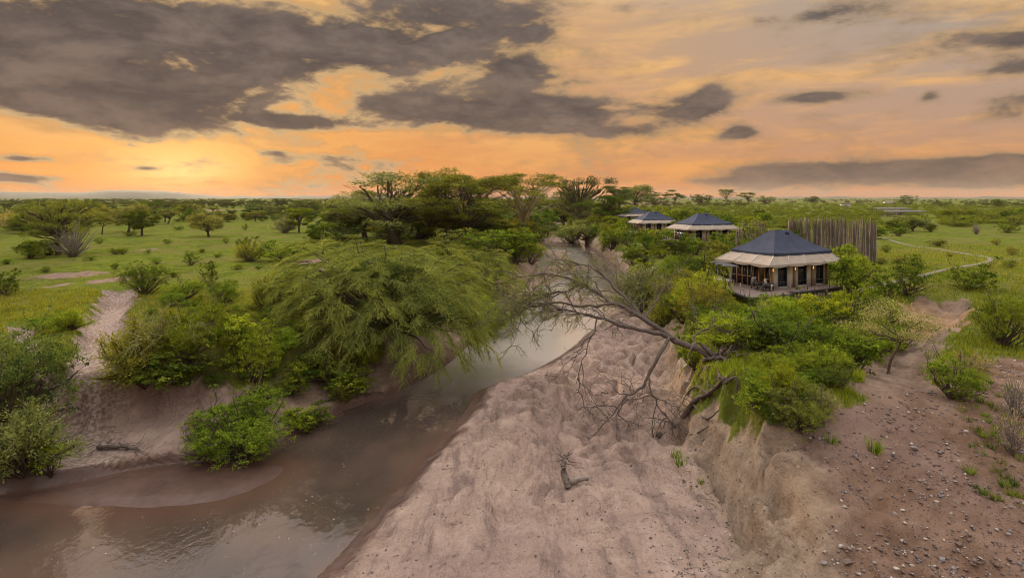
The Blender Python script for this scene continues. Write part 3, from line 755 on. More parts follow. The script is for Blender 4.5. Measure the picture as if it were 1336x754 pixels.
def make_feather_bush(seed, w=3., h=2.4, nb=40, per=26, rod_len=.6, bark='bark_grey', lc0=.5, leaf=.10, up=.5):
    rng = np.random.RandomState(seed); mb = MB(); st, di, lv = [], [], []
    for b in range(nb):
        a = rng.rand() * 6.28; e = rng.uniform(.1, 1.4); s = rng.uniform(.6, 1)
        tip = np.array((math.cos(a) * math.cos(e) * w * .5 * s, math.sin(a) * math.cos(e) * w * .5 * s, h * (.18 + .82 * math.sin(e)) * s))
        pts = curve((0, 0, -.1), tip, rng, .12, 6, .08); mb.tube(pts, np.linspace(.05, .012, 6) * w / 3, 4, False)
        u = rng.uniform(.35, 1, per) * 4.99; i0 = u.astype(int); fr = (u - i0)[:, None]; p = pts[i0] * (1 - fr) + pts[i0 + 1] * fr
        tg = unit(pts[i0 + 1] - pts[i0]); dd = tg + rng.normal(size=(per, 3)) * .55; dd[:, 2] += up * .3
        st.append(p); di.append(dd); lv.append(np.full(per, rng.normal(lc0, .15)))
    v, f, lc = rods(rng, np.concatenate(st), np.concatenate(di), rod_len, 6, leaf, .4, 0, .3)
    lc = np.clip(lc + np.repeat(np.concatenate(lv), 24), 0, 1)
    return arche('feather_bush', mb, (v, f, lc), bark)

def make_candelabra(seed):
    """euphorbia-like: upright finger branches in tiers"""
    rng = np.random.RandomState(seed); mb = MB(); mb.tube(curve((0, 0, -.3), (0, 0, 5), rng, 0, 6, .05), np.linspace(.4, .25, 6), 7, False)
    cb = MB(); V, Fq, LC = [], [], []; off = 0
    for i in range(150):
        a = rng.rand() * 6.28; rr = math.sqrt(rng.rand()) * 3.6; z = rng.uniform(4.2, 9.2) - rr * .35
        p = np.array((rr * math.cos(a), rr * math.sin(a), z)); q = p + np.array((math.cos(a) * .45, math.sin(a) * .45, rng.uniform(.35, .8)))
        v, qd, _ = tube(curve(p, q, rng, -.1, 4, .03), [.09, .11, .10, .04], 4, False)
        V.append(v); Fq.append(qd + off); LC.append(np.full(len(v), rng.normal(.45, .2))); off += len(v)
        if i % 3 == 0: mb.tube(curve((0, 0, min(4.8, z * .7)), p, rng, -.12, 5, .04), np.linspace(.14, .07, 5), 4, False)
    pads = [(rng.normal() * 1.6, rng.normal() * 1.6, rng.uniform(2.5, 8.8), 1.3, 1.3, .8, 1) for _ in range(26)]
    v2, f2, l2 = pad_leaves(rng, pads, 9000, .2, .2, .3)
    V.append(v2); Fq.append(f2 + off); LC.append(l2 * .6)
    return arche('candelabra', mb, (np.concatenate(V), np.concatenate(Fq), np.clip(np.concatenate(LC), 0, 1)), 'bark')

ARCH = {
    'bush': [make_bush(s, 4200, 3, 2.4, .11) for s in (1, 2, 3, 4)] + [make_bush(5, 3600, 3, 3.2, .11, 14, ragged=.5)],
    'fine': [make_bush(s, 19000, 3, 2.5, .052, 24, clump=.095, ragged=.5) for s in (21, 22, 23)],
    'umbrella': [make_umbrella(31, 9, 7, 13000, .22), make_umbrella(32, 10, 6.5, 14000, .22, 17), make_umbrella(33, 8, 7.5, 12000, .21, 14, 3), make_umbrella(34, 9, 5.5, 14000, .22, 18, 3, thick=.3, droop=.6), make_umbrella(35, 7, 6.5, 9000, .2, 10, 3), make_umbrella(36, 9, 6, 15000, .22, 22, 5, thick=.3, droop=.5), make_umbrella(37, 10, 6.2, 15000, .22, 24, 5, thick=.28, droop=.3)],
    'round': [make_tall(s, 6.5, 6., 14000, .21, 24, 'bark', .22) for s in (41, 42, 43)],
    'tall': [make_tall(51, 13, 13, 26000, .24, 44, 'bark', .34), make_tall(52, 14, 13, 22000, .24, 38, 'bark', .40), make_tall(53, 12, 14, 12000, .23, 30, 'bark_pale', .52)],
    'grey': [make_feather_bush(s, 3, 2.2, 46, 30, .5) for s in (61, 62)],
    'feather': [make_feather_bush(s, 3, 2.6, 70, 44, .45, 'bark', .5, .09) for s in (71, 72)],
    'dead': [make_feather_bush(81, 3, 2.8, 60, 5, .3, 'bark_grey', .6, .05)],
    'candelabra': [make_candelabra(91)],
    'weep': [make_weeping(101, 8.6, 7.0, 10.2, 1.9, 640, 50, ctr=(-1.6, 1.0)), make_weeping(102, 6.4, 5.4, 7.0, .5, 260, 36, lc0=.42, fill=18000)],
    'flatcrown': [make_umbrella(111, 15, 10, 19000, .24, 40, 4, 'bark', .12), make_umbrella(112, 14, 11.5, 15000, .23, 34, 4, 'bark', .11)],
}
NAME = {'bush': 'leafy_bush', 'fine': 'leafy_bush', 'umbrella': 'acacia_tree', 'round': 'round_tree', 'tall': 'fever_tree', 'grey': 'grey_shrub', 'feather': 'feathery_shrub',
        'dead': 'dry_shrub', 'candelabra': 'candelabra_tree', 'weep': 'weeping_acacia', 'flatcrown': 'acacia_tree'}
CAT = {'bush': 'bush', 'fine': 'bush', 'umbrella': 'tree', 'round': 'tree', 'tall': 'tree', 'grey': 'shrub', 'feather': 'shrub', 'dead': 'shrub', 'candelabra': 'tree', 'weep': 'tree', 'flatcrown': 'tree'}
DEFCOL = {'bush': GREEN, 'fine': GREEN, 'umbrella': ACACIA, 'round': DARK, 'tall': FEVER, 'grey': GREY, 'feather': OLIVE, 'dead': GREY, 'candelabra': DEEP, 'weep': HERO, 'flatcrown': ACACIA}
PLACED = []
def plant(kind, x, y, z, w, h=None, col=None, label='', group=None, var=None, rz=None, sink=.0):
    ar = ARCH[kind]; a = ar[random.randrange(len(ar)) if var is None else var]
    s = w / a['w']; sz = s if h is None else h / a['h']
    sz = min(max(sz, s * .55), s * 1.9)
    root = link('scrub_bush' if (kind == 'bush' and group and ('plain' in group or 'scrub' in group)) else NAME[kind], None, None, (x, y, z - sink), random.uniform(0, 6.28) if rz is None else rz, (s, s, sz))
    root.empty_display_size = .3
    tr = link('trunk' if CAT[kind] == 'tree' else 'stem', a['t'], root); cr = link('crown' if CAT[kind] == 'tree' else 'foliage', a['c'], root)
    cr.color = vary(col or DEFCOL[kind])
    tag(root, label, CAT[kind], group); PLACED.append((kind, x, y, w)); return root
def plant_px(kind, px, py, wpx, hpx, label, col=None, group=None, var=None, rz=None, lo=14., dy=0.):
    x, y, z = pick(px, py, lo); k = y / F
    return plant(kind, x, y + dy, z, wpx * k, hpx * k, col, label, group, var, rz)

# ------------------------------------------------------------------ hand-placed plants: left plain and left bank
P = plant_px
P('flatcrown', 76, 333, 92, 72, 'large flat-topped acacia with grey dead branches hanging round its base on the open plain', OLIVE, var=0, rz=1.0)
P('dead', 96, 335, 46, 46, 'grey leafless shrub under the large flat-topped acacia on the open plain', var=0)
P('bush', 38, 338, 32, 24, 'low green bush at the foot of the large flat-topped acacia', GREEN, var=1)
P('bush', 62, 333, 44, 16, 'low dark scrub under the large flat-topped acacia', DARK, var=2)
P('fine', 188, 384, 54, 44, 'dark round bush at the head of the eroded gully', DARK, var=0)
P('bush', 6, 386, 34, 34, 'dark bush on the grass above the big leafy bush by the river bend', DARK, var=3)
P('fine', 243, 392, 50, 30, 'dark green bush beside the slender twin-crowned shrub', GREEN, var=1)
P('bush', 273, 375, 20, 34, 'slender twin-crowned dark shrub standing in the grass', DARK, var=4)
P('fine', 291, 396, 40, 34, 'spreading green bush in front of the slender twin-crowned shrub', GREEN, var=2)
P('feather', 349, 412, 46, 54, 'olive grey domed shrub between the plain and the wide drooping acacia', OLIVE, var=0)
P('bush', 377, 373, 26, 26, 'green shrub with a bare stump on the open grass', GREEN, var=4)
P('bush', 249, 346, 22, 18, 'small isolated green bush on the open grass', GREEN, var=4)
P('grey', 327, 341, 40, 26, 'olive grey shrub at the end of a low thicket on the plain', OLIVE, var=0)
P('bush', 372, 342, 66, 34, 'broad green thicket bush beside the olive grey shrub on the plain', GREEN, var=0)
P('round', 421, 332, 30, 40, 'small dark tree at the end of the low thicket on the plain', DARK, var=0)
P('bush', 318, 330, 18, 20, 'round bush behind the olive grey shrub on the plain', DARK, var=2)
for px, py in ((151, 332), (193, 331), (160, 332), (168, 308), (320, 300), (283, 336), (22, 327), (118, 340), (218, 318), (338, 352), (12, 407), (305, 372), (130, 318), (232, 300), (60, 356), (295, 318), (345, 322), (100, 312), (10, 345), (205, 345), (225, 362), (410, 318), (440, 322), (310, 352), (150, 352), (262, 330), (400, 362)):
    P('bush', px, py, random.uniform(8, 17), random.uniform(5, 9), 'low scrubby tuft bush dotted on the open plain', GREEN, 'low bushes dotted on the plain')
P('umbrella', 168, 303, 44, 36, 'umbrella acacia in the middle of the plain, next to a rounder dark tree', ACACIA, var=3)
P('round', 185, 308, 36, 32, 'rounded dark tree touching an umbrella acacia on the plain', DARK, var=1)
P('umbrella', 272, 309, 44, 30, 'low umbrella acacia with a fallen branch at its side', ACACIA, var=3)
P('round', 390, 304, 32, 32, 'bright round tree at the edge of the far trees', GREEN, var=2)
P('grey', 372, 304, 30, 22, 'grey green shrub beside the bright round tree', GREY, var=1)
P('umbrella', 133, 306, 26, 30, 'small two-tiered acacia right of the large flat-topped one', ACACIA, var=4)
P('grey', 25, 301, 50, 26, 'grey shrubby thicket behind the large flat-topped acacia', GREY, var=0)
# the river bank, left of the wide drooping acacia
P('feather', 190, 505, 96, 92, 'feathery grey green shrub under the pale leafless branches', OLIVE, var=1)
P('fine', 250, 470, 80, 70, 'dark leafy bush tangled with the pale leafless branches', GREEN, var=1)
P('bush', 232, 515, 110, 50, 'low dark undergrowth bush above the sandy ledge', DARK, var=0)
P('fine', 330, 500, 72, 74, 'rounded leafy bush on the bank between the sandy ledge and the drooping acacia', GREEN, var=0)
P('fine', 318, 598, 120, 84, 'large glossy leafy bush hanging over the water below the sandy ledge', GREEN, var=1)
P('fine', 268, 596, 66, 46, 'smaller leafy bush beside the large glossy one over the water', GREEN, var=2)
P('bush', 270, 440, 60, 50, 'dark bush behind the pale leafless branches', DARK, var=3)
P('bush', 310, 455, 66, 40, 'low bright bush behind the rounded bank bush', YGREEN, var=1)
P('fine', 70, 490, 44, 40, 'bright green bush between the two eroded gullies', GREEN, var=2)
P('feather', 92, 432, 44, 26, 'low yellow green scrub beside the eroded gully', YGREEN, var=0)
P('bush', 55, 430, 46, 26, 'low spreading scrub above the two eroded gullies', GREEN, var=0)
P('fine', 2, 565, 160, 150, 'big dark dense bush at the river bend', DEEP, var=0)
P('feather', 34, 624, 110, 86, 'pale grey green feathery shrub in front of the big dark bush', (.20, .225, .085, 1), var=0)
P('bush', 66, 628, 40, 46, 'bright grassy bush at the waterline beside the feathery shrub', YGREEN, var=4)
P('bush', 455, 530, 66, 36, 'low leafy bush on the bank under the wide drooping acacia', GREEN, var=2)
P('bush', 410, 560, 50, 30, 'small leafy bush at the water edge under the drooping acacia', DARK, var=3)
P('bush', 425, 500, 90, 50, 'dark leafy bush in the shade of the wide drooping acacia', DARK, var=0)
P('grey', 255, 560, 24, 18, 'small grey brush heap on the sandy ledge', GREY, var=1)

rng = np.random.RandomState(91); n = 0; UG = []
while n < 66:
    px, py = rng.uniform(150, 480), rng.uniform(388, 565)
    if px < 175 and py < 480 and rng.rand() < .7: n += 0; continue
    if 150 < px < 300 and py > 515: continue
    if py > 530 and px > 400: n += .05; continue
    if any(abs(px - a) < 17 and abs(py - b_) < 11 for a, b_ in UG): n += .2; continue
    UG.append((px, py)); n += 1; k_ = rng.randint(5); c = [GREEN, YGREEN, DARK, OLIVE, GREEN][k_]; s_ = rng.uniform(26, 52) * (.55 + (py - 388) / 260)
    P(['fine', 'feather', 'fine', 'feather', 'bush'][k_], px, py, s_, s_ * rng.uniform(.45, .75), f"low {['green', 'bright feathery', 'dark', 'olive feathery', 'broad-leaved'][k_]} undergrowth bush on the left bank, {'on the grassy rim' if py < 440 else 'on the slope above the water'}", c, 'undergrowth along the left bank')
# wide drooping acacia and its neighbours
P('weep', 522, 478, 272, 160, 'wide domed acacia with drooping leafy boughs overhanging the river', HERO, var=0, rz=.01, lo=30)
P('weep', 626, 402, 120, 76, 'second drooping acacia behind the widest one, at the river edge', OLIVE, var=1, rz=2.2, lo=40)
P('feather', 622, 438, 80, 50, 'bright grassy shrub at the water edge behind the wide drooping acacia', YGREEN, var=0)

# tall trees round the head of the reach
P('flatcrown', 520, 318, 170, 92, 'tall flat-crowned acacia standing highest over the dark thicket', ACACIA, var=1, rz=.3)
P('flatcrown', 478, 312, 96, 62, 'flat-crowned acacia at the outer edge of the tall tree group', ACACIA, var=0, rz=2.)
P('tall', 611, 322, 138, 92, 'broad green tree with a thick dark trunk in the tall tree group', OLIVE, var=0)
P('flatcrown', 577, 312, 80, 92, 'slim flat-topped acacia rising behind the broad green tree', ACACIA, var=1, rz=4.)
P('tall', 684, 312, 112, 84, 'open-crowned tree with pale bare limbs beside the river', FEVER, var=2)
P('round', 535, 305, 60, 50, 'dark dense tree in front of the tallest flat-crowned acacia', DEEP, var=1)
P('candelabra', 757, 302, 66, 70, 'dark tree with upright finger-like branches at the river bend', (.13, .14, .075, 1), var=0)
P('tall', 735, 304, 70, 54, 'dull green tree at the inner side of the river bend', OLIVE, var=1)
P('tall', 790, 300, 60, 44, 'grey green tree beside the one with finger-like branches', DARK, var=1)
P('umbrella', 765, 322, 66, 34, 'low spreading acacia leaning over the river bend', ACACIA, var=3)
P('bush', 745, 318, 40, 24, 'dark bush at the water below the low spreading acacia', DARK, var=2)
for px, py, w, h, kd, c in ((455, 312, 60, 36, 'round', DARK), (505, 312, 70, 40, 'round', OLIVE), (560, 318, 64, 36, 'round', OLIVE), (640, 318, 60, 34, 'round', DARK), (440, 300, 40, 26, 'round', DARK), (715, 300, 40, 30, 'round', DARK), (660, 300, 60, 36, 'round', DARK)):
    P(kd, px, py, w, h, {DEEP: 'very dark', DARK: 'dark green', OLIVE: 'olive'}[c] + (' broad' if w > 58 else ' narrow') + ' dense low tree filling the thicket under the tall trees', c, 'dense trees under the tall trees')
rng = np.random.RandomState(93)
for i in range(26):
    px = 432 + i * 11.2 + rng.normal() * 5; py = rng.uniform(300, 319)
    k_ = rng.randint(3); s_ = rng.uniform(40, 66)
    P('bush', px, py, s_, s_ * rng.uniform(.5, .7), ('dark', 'deep green', 'olive')[k_] + ' bush packed under the tall trees beyond the open grass', (DARK, DEEP, OLIVE)[k_], 'bushes packed under the tall trees')
P('bush', 566, 310, 30, 24, 'isolated round bush on the grass in front of the broad green tree', GREEN, var=0)
P('bush', 505, 318, 22, 14, 'grey round bush on the grass before the thicket', GREY, var=1)
P('bush', 480, 321, 24, 10, 'low dark bush on the grass before the thicket', DARK, var=2)
for i, (px, py, w, h, c) in enumerate(((600, 340, 70, 34, OLIVE), (640, 342, 60, 40, GREEN), (672, 345, 60, 44, GREEN), (692, 345, 40, 52, YGREEN), (655, 330, 60, 30, GREEN), (625, 330, 50, 30, GREEN), (690, 322, 50, 26, DARK), (700, 306, 30, 18, OLIVE), (585, 332, 50, 22, OLIVE))):
    P('bush', px, py, w, h, {OLIVE: 'olive', GREEN: 'mid green', YGREEN: 'bright yellow green', DARK: 'dark'}[c] + (' tall' if h > 38 else ' low') + ' shrub along the far bank between the tall trees and the water', c, 'bushes along the far left bank')

# ------------------------------------------------------------------ right side: hand-placed
P('bush', 1264, 378, 56, 44, 'round dark green bush beside the pale path', GREEN, var=0)
P('bush', 1184, 386, 52, 44, 'dark upright bush at the edge of the eroded hollow', DARK, var=4)
P('bush', 1192, 362, 20, 30, 'slim dark shrub standing behind the upright bush near the path', DARK, var=4)
P('bush', 1155, 392, 30, 30, 'dark conical bush at the end of the pale path', DARK, var=3)
P('fine', 1308, 452, 62, 74, 'big round bush with a tangled base beside the eroded hollow', GREEN, var=0)
P('fine', 1243, 520, 62, 62, 'leafy dark bush on the bare slope below the eroded hollow', GREEN, var=1)
P('grey', 1262, 500, 46, 44, 'grey leafless bush behind the leafy one on the bare slope', GREY, var=0)
P('bush', 1110, 385, 54, 50, 'bright leafy bush at the corner of the tent', GREEN, var=1)
P('bush', 1042, 424, 60, 44, 'round bush directly in front of the tent', GREEN, var=0)
P('bush', 1080, 437, 66, 54, 'tall bright bush in front of the tent', YGREEN, var=2)
P('bush', 1120, 425, 62, 54, 'leafy bush right of the tall bright bush', GREEN, var=3)
P('fine', 1030, 465, 90, 66, 'spreading dark bush on the grassy hump', DARK, var=2)
P('fine', 1085, 470, 70, 56, 'leafy bush on the crest of the grassy hump', GREEN, var=0)
P('fine', 1040, 560, 76, 62, 'leafy bush hanging over the cliff edge', OLIVE, var=1)
P('grey', 1070, 545, 44, 40, 'grey dry bush at the cliff edge', GREY, var=1)
P('bush', 985, 470, 60, 50, 'dark bush behind the roots of the leaning dead tree', DARK, var=1)
P('feather', 955, 462, 84, 46, 'yellow green drooping shrub over the roots of the leaning dead tree', YGREEN, var=1)
P('feather', 838, 412, 80, 60, 'wispy grey green acacia shrub on the bank behind the leaning dead tree', GREY, var=0)
P('feather', 868, 432, 50, 40, 'small wispy shrub on the cliff top behind the leaning dead tree', OLIVE, var=1)
P('bush', 905, 480, 40, 30, 'low leafy bush under the trunk of the leaning dead tree', GREEN, var=2)
P('umbrella', 1191, 302, 36, 20, 'dull spreading acacia among the grass behind the path', ACACIA, var=3)
P('bush', 1313, 304, 24, 18, 'round green bush alone in the grass behind the path', GREEN, var=0)
P('dead', 1274, 306, 10, 16, 'small dry shrub in the grass behind the path', GREY, var=0)
for px, py in ((1158, 330), (1240, 335), (1300, 320), (1176, 345), (1290, 352), (1318, 350), (1225, 322), (1150, 345), (1320, 333), (1128, 362)):
    P('bush', px, py, random.uniform(9, 20), random.uniform(7, 13), 'small scrub bush in the grass round the pale path', OLIVE, 'scrub round the path')
rng = np.random.RandomState(92); n = 0; HB = []
while n < 40:
    px, py = rng.uniform(955, 1180), rng.uniform(398, 556)
    if py > 505 - abs(px - 1040) * .25 + (60 if 990 < px < 1090 else 0) or py < 400 + max(0, px - 1120) * .6: n += .1; continue
    if any(abs(px - a) < 18 and abs(py - b_) < 12 for a, b_ in HB): n += .2; continue
    if px < 990 and py > 455: n += .1; continue
    HB.append((px, py)); n += 1; k_ = rng.randint(5); c = [GREEN, YGREEN, DARK, YGREEN, GREEN][k_]; s_ = rng.uniform(34, 62)
    hmax = max(14, py - (390 if px < 1100 else 376)); s_ = min(s_, hmax * 1.7)
    P(['fine', 'fine', 'fine', 'feather', 'bush'][k_], px, py, s_, min(hmax, s_ * rng.uniform(.55, .85)), f"{['mid green', 'bright yellow green', 'dark', 'feathery bright', 'broad-leaved'][k_]} bush {'just below the large tent' if py < 440 else ('on the grassy hump above the cliff' if py < 500 else 'at the cliff rim below the hump')}", c, 'bushes between the large tent and the cliff')
# slender acacia on the bare slope, with a bent trunk
def bent_acacia():
    rng = np.random.RandomState(5); mb = MB(); x, y, z = pick(1158, 488); k = y / F
    H = 84 * k
    mb.tube(smooth_line([(0, 0, -.3), (.05 * H, 0, .22 * H), (.18 * H, .05, .42 * H), (.22 * H, 0, .55 * H)], 3), np.linspace(.085, .05, 10), 6, False)
    pads = []
    for px, py, r in ((1120, 428, 24), (1142, 410, 24), (1170, 406, 30), (1196, 416, 24), (1212, 428, 18), (1155, 436, 22), (1185, 438, 20), (1110, 440, 14)):
        pads.append(((px - 1158) * k, rng.normal() * .6, (488 - py) * k, r * k, r * k, r * k * .28, 1))
    limbs(mb, rng, (.2 * H, 0, .5 * H), pads, .10, 6, 4, .05)
    a = arche('slope_acacia', mb, pad_leaves(rng, pads, 9000, .085, .22, .2), "bark")
    root = link('slender_acacia', None, None, (x, y, z)); link('trunk', a['t'], root); c = link('crown', a['c'], root); c.color = (.30, .29, .15, 1)
    tag(root, 'slender grey green acacia with a bent dark trunk on the bare slope', 'tree')
bent_acacia()
# dry flowering shrubs at the edge of the bare slope
for px, py, h in ((1324, 545, 56), (1322, 592, 60)):
    P('dead', px, py, h * .55, h, 'dry pale shrub dotted with whitish flowers on the bare slope', (.62, .55, .42, 1), 'dry flowering shrubs on the slope', 0)

# ------------------------------------------------------------------ thicket along the right bank, round the tents
TENT_C = [(29.5, 59.5, 9.5)]      # keep-clear discs (x, y, r); the far tents are appended in the thicket below
FAR_TENTS = [(926, 299, 109, .28), (857, 291, 150, .20), (829, 282, 200, .15), (797, 277, 262, .12)]   # eave px, py, distance, heading
for px, py, Y, a in FAR_TENTS:
    TENT_C.append(((px - CX) / F * Y, Y + 2, 8.5))
def clear_of_tents(x, y):
    return all((x - a) ** 2 + (y - b) ** 2 > r * r for a, b, r in TENT_C)
def top_limit(px, y):
    """highest pixel row that shrubs may reach, so that tents and river stay in view"""
    if 932 < px < 1118 and y < 64: return 394 if px < 1000 else 382
    if 1000 < px < 1150 and y >= 62: return 300
    if 872 < px < 985 and y < 112: return 306 - max(0, (60 - abs(px - 925))) * .05
    if 825 < px <= 872 and y < 152: return 298
    if 805 < px <= 850 and y < 202: return 285
    return 262
rng = np.random.RandomState(77); n_th = 0; tries = 0; THICK = []
while n_th < 150 and tries < 9000:
    tries += 1
    y = 40 * (280 / 40) ** (rng.rand() ** 1.15); side = rng.rand()
    i = int(np.argmin([abs(q[1] - y) + (0 if q[0] > 0 else 1e3) for q in RIGHT_S])); xb = RIGHT_S[i][0]
    x = xb + (.7 if y > 58 else 2.2) + rng.rand() ** 1.5 * (13 + y * .18)
    px = CX + F * x / y
    if not clear_of_tents(x, y): continue
    w = rng.uniform(2.4, 4.6) * (1 + max(0, y - 90) / 260)
    if any((x - a) ** 2 + (y - b) ** 2 < (.36 * (w + c)) ** 2 for a, b, c in THICK): continue
    z = ground_z(x, y); h = w * rng.uniform(.7, 1.05)
    lim = top_limit(px, y); zmax = CAMZ - (lim - HY) / F * y
    h = min(h, zmax - z)
    if h < .9: continue
    if px > 1120 and y < 110: continue
    if y < 47 and px > 930: continue
    w = min(w, h * 1.8)
    c = [GREEN, YGREEN, OLIVE, OLIVE, DARK, DARK, GREEN, YGREEN][rng.randint(8)]
    kd = 'fine' if (y < 75) else ('bush' if rng.rand() < .9 else 'round')
    look = {GREEN: 'mid green', YGREEN: 'bright yellow green', OLIVE: 'dull olive', DARK: 'dark green'}[c]; size = 'small' if w < 2.9 else ('large' if w > 4.2 else 'medium')
    j = int(np.argmin([math.hypot(x - a, y - b) for a, b, r_ in TENT_C])); where = ['round the large tent deck', 'round the second tent', 'round the half hidden tent', 'round the distant long tent', 'by the farthest tent'][j]
    if x - xb < 4: where = 'hanging over the water ' + ['below the large tent', 'below the second tent', 'below the half hidden tent', 'below the distant tent', 'near the farthest tent'][j]
    plant(kd, x, y, z, w, h, c, (f'{size} {look} bush {where}' if 'water' in where else f'{size} {look} bush in the bank thicket {where}'), 'thicket along the bank by the tents')
    THICK.append((x, y, w)); n_th += 1

# ------------------------------------------------------------------ scattered trees of the plains
rng = np.random.RandomState(78); n = 0; tries = 0
while n < 195 and tries < 9000:
    tries += 1
    y = 140 * (620 / 140) ** rng.rand(); px = rng.uniform(-60, 470); x = (px - CX) / F * y
    dens_ = fbm(np.array([x * .012]), np.array([y * .008]), 2)[0]
    if dens_ < .02 - .00045 * (y - 140): continue
    py = HY + F * CAMZ / y
    if py > 296 and 120 < px < 430 and rng.rand() < .93: continue
    kd = ['umbrella', 'umbrella', 'round', 'bush', 'round', 'bush', 'flatcrown'][rng.randint(7)]
    if kd == 'flatcrown' and y < 260: kd = 'umbrella'
    w = {'umbrella': rng.uniform(6, 10), 'round': rng.uniform(4.5, 7.5), 'bush': rng.uniform(3.5, 6), 'flatcrown': rng.uniform(11, 15)}[kd]
    if any((x - a) ** 2 + (y - b) ** 2 < (.5 * (w + c)) ** 2 for _, a, b, c in PLACED): continue
    lab = {'umbrella': 'umbrella-shaped acacia scattered over the grassy plain', 'round': 'dark rounded tree scattered over the grassy plain', 'bush': 'dense bush scattered far out on the grassy plain', 'flatcrown': 'large spreading acacia far out on the grassy plain'}[kd]
    ci = rng.randint(4); lab = ('greyish ', 'green ', 'very dark ', 'olive ')[ci] + lab
    if py > 285: lab += ', nearer the river'
    elif y > 380: lab += ', close to the horizon'
    plant(kd, x, y, ground_z(x, y), w, w * rng.uniform(.5, .72), [ACACIA, DARK, DEEP, OLIVE][ci], lab, {'umbrella': 'acacias of the plain', 'round': 'rounded trees of the plain', 'bush': 'far bushes of the plain', 'flatcrown': 'large acacias of the plain'}[kd]); n += 1
# green scrub belt behind the tents
n = 0; tries = 0
while n < 75 and tries < 6000:
    tries += 1
    y = 112 * (330 / 112) ** rng.rand(); px = rng.uniform(860, 1390); x = (px - CX) / F * y; py = HY + F * CAMZ / y
    if not clear_of_tents(x, y): continue
    edge = np.interp(px, [860, 1000, 1140, 1180, 1240, 1336, 1390], [350, 350, 318, 308, 300, 294, 292])
    if py > edge + rng.normal() * 2: continue
    if 1150 < px < 1215 and 282 < py < 290: continue
    w = rng.uniform(3, 6.2) * (1 + (y - 112) / 500)
    if any((x - a) ** 2 + (y - b) ** 2 < (.33 * (w + c)) ** 2 for _, a, b, c in PLACED): continue
    z = ground_z(x, y); h = min(w * rng.uniform(.5, .72), CAMZ - (top_limit(px, y) - HY) / F * y - z, 4.2)
    if 1145 < px < 1225 and y < 300: h = min(h, CAMZ - (281 - HY) / F * y - z)
    if h < 1: continue
    plant('bush' if rng.rand() < .93 else 'round', x, y, z, w, h, [GREEN, YGREEN, OLIVE, GREEN, DARK][rng.randint(5)], f"{'broad' if w > 5.4 else ('small' if w < 4 else 'middling')} bush in the scrub belt {'just behind the tall pole fence' if 1000 < px < 1150 and y < 190 else ('beside the panel rack' if 1120 < px < 1250 and y > 220 else ('at the edge of the grass behind the path' if px > 1140 and y < 200 else ('between the far tents and the tree line' if px < 1000 else 'behind the large tent and path')))}", 'scrub belt behind the tents'); n += 1
for px, py, w, h, kd, c in ((828, 270, 44, 28, 'umbrella', ACACIA), (808, 272, 46, 24, 'tall', DARK), (880, 268, 24, 20, 'umbrella', DEEP), (947, 266, 22, 19, 'tall', DEEP), (915, 266, 26, 12, 'bush', DEEP), (1000, 266, 20, 10, 'bush', ACACIA), (975, 266, 24, 11, 'umbrella', ACACIA), (1062, 265, 18, 8, 'bush', DARK), (855, 268, 30, 13, 'bush', DARK), (1184, 268, 20, 13, 'bush', DARK), (1300, 270, 18, 10, 'bush', DARK), (1230, 270, 20, 8, 'bush', DARK)):
    P(kd, px, py, w, h, {'umbrella': 'flat-topped', 'tall': 'tall', 'round': 'rounded', 'bush': 'low bushy'}[kd] + {ACACIA: ' greyish', DARK: ' green', DEEP: ' very dark'}[c] + ' tree standing out of the far tree line behind the tents', c, 'trees of the far line behind the tents')

# ------------------------------------------------------------------ far woods and grass (nobody could count them)
def scatter_stuff(name, label, cat, src_mesh, pts, scale, col, zs=.75):
    """one object of many small crowns: point cloud + instances of a crown"""
    me = bpy.data.meshes.new(name); me.vertices.add(len(pts)); me.vertices.foreach_set('co', np.asarray(pts, np.float32).ravel())
    me.attributes.new('sc', 'FLOAT', 'POINT').data.foreach_set('value', np.asarray(scale, np.float32))
    me.attributes.new('rot', 'FLOAT', 'POINT').data.foreach_set('value', RS.uniform(0, 6.28, len(pts)).astype(np.float32))
    o = link(name, me); o.color = col
    g = bpy.data.node_groups.new(name, 'GeometryNodeTree')
    g.interface.new_socket('Geometry', in_out='INPUT', socket_type='NodeSocketGeometry'); g.interface.new_socket('Geometry', in_out='OUTPUT', socket_type='NodeSocketGeometry')
    N = g.nodes.new; gi, go = N('NodeGroupInput'), N('NodeGroupOutput')
    m2p = N('GeometryNodeMeshToPoints'); iop = N('GeometryNodeInstanceOnPoints'); oi = N('GeometryNodeObjectInfo'); oi.inputs['Object'].default_value = src_mesh; oi.transform_space = 'ORIGINAL'
    oi.inputs['As Instance'].default_value = True
    a = N('GeometryNodeInputNamedAttribute'); a.data_type = 'FLOAT'; a.inputs['Name'].default_value = 'sc'
    b = N('GeometryNodeInputNamedAttribute'); b.data_type = 'FLOAT'; b.inputs['Name'].default_value = 'rot'
    cx = N('ShaderNodeCombineXYZ'); cs = N('ShaderNodeCombineXYZ'); mz = N('ShaderNodeMath'); mz.operation = 'MULTIPLY'; mz.inputs[1].default_value = zs
    L = g.links.new
    L(gi.outputs[0], m2p.inputs[0]); L(m2p.outputs[0], iop.inputs['Points']); L(oi.outputs['Geometry'], iop.inputs['Instance'])
    L(b.outputs[0], cx.inputs[2]); L(cx.outputs[0], iop.inputs['Rotation'])
    L(a.outputs[0], cs.inputs[0]); L(a.outputs[0], cs.inputs[1]); L(a.outputs[0], mz.inputs[0]); L(mz.outputs[0], cs.inputs[2]); L(cs.outputs[0], iop.inputs['Scale'])
    L(iop.outputs[0], go.inputs[0])
    o.modifiers.new('scatter', 'NODES').node_group = g
    tag(o, label, cat, kind='stuff')
def find_obj(kind, var):
    for o in bpy.data.objects:
        if o.data == ARCH[kind][var]['c']: return o
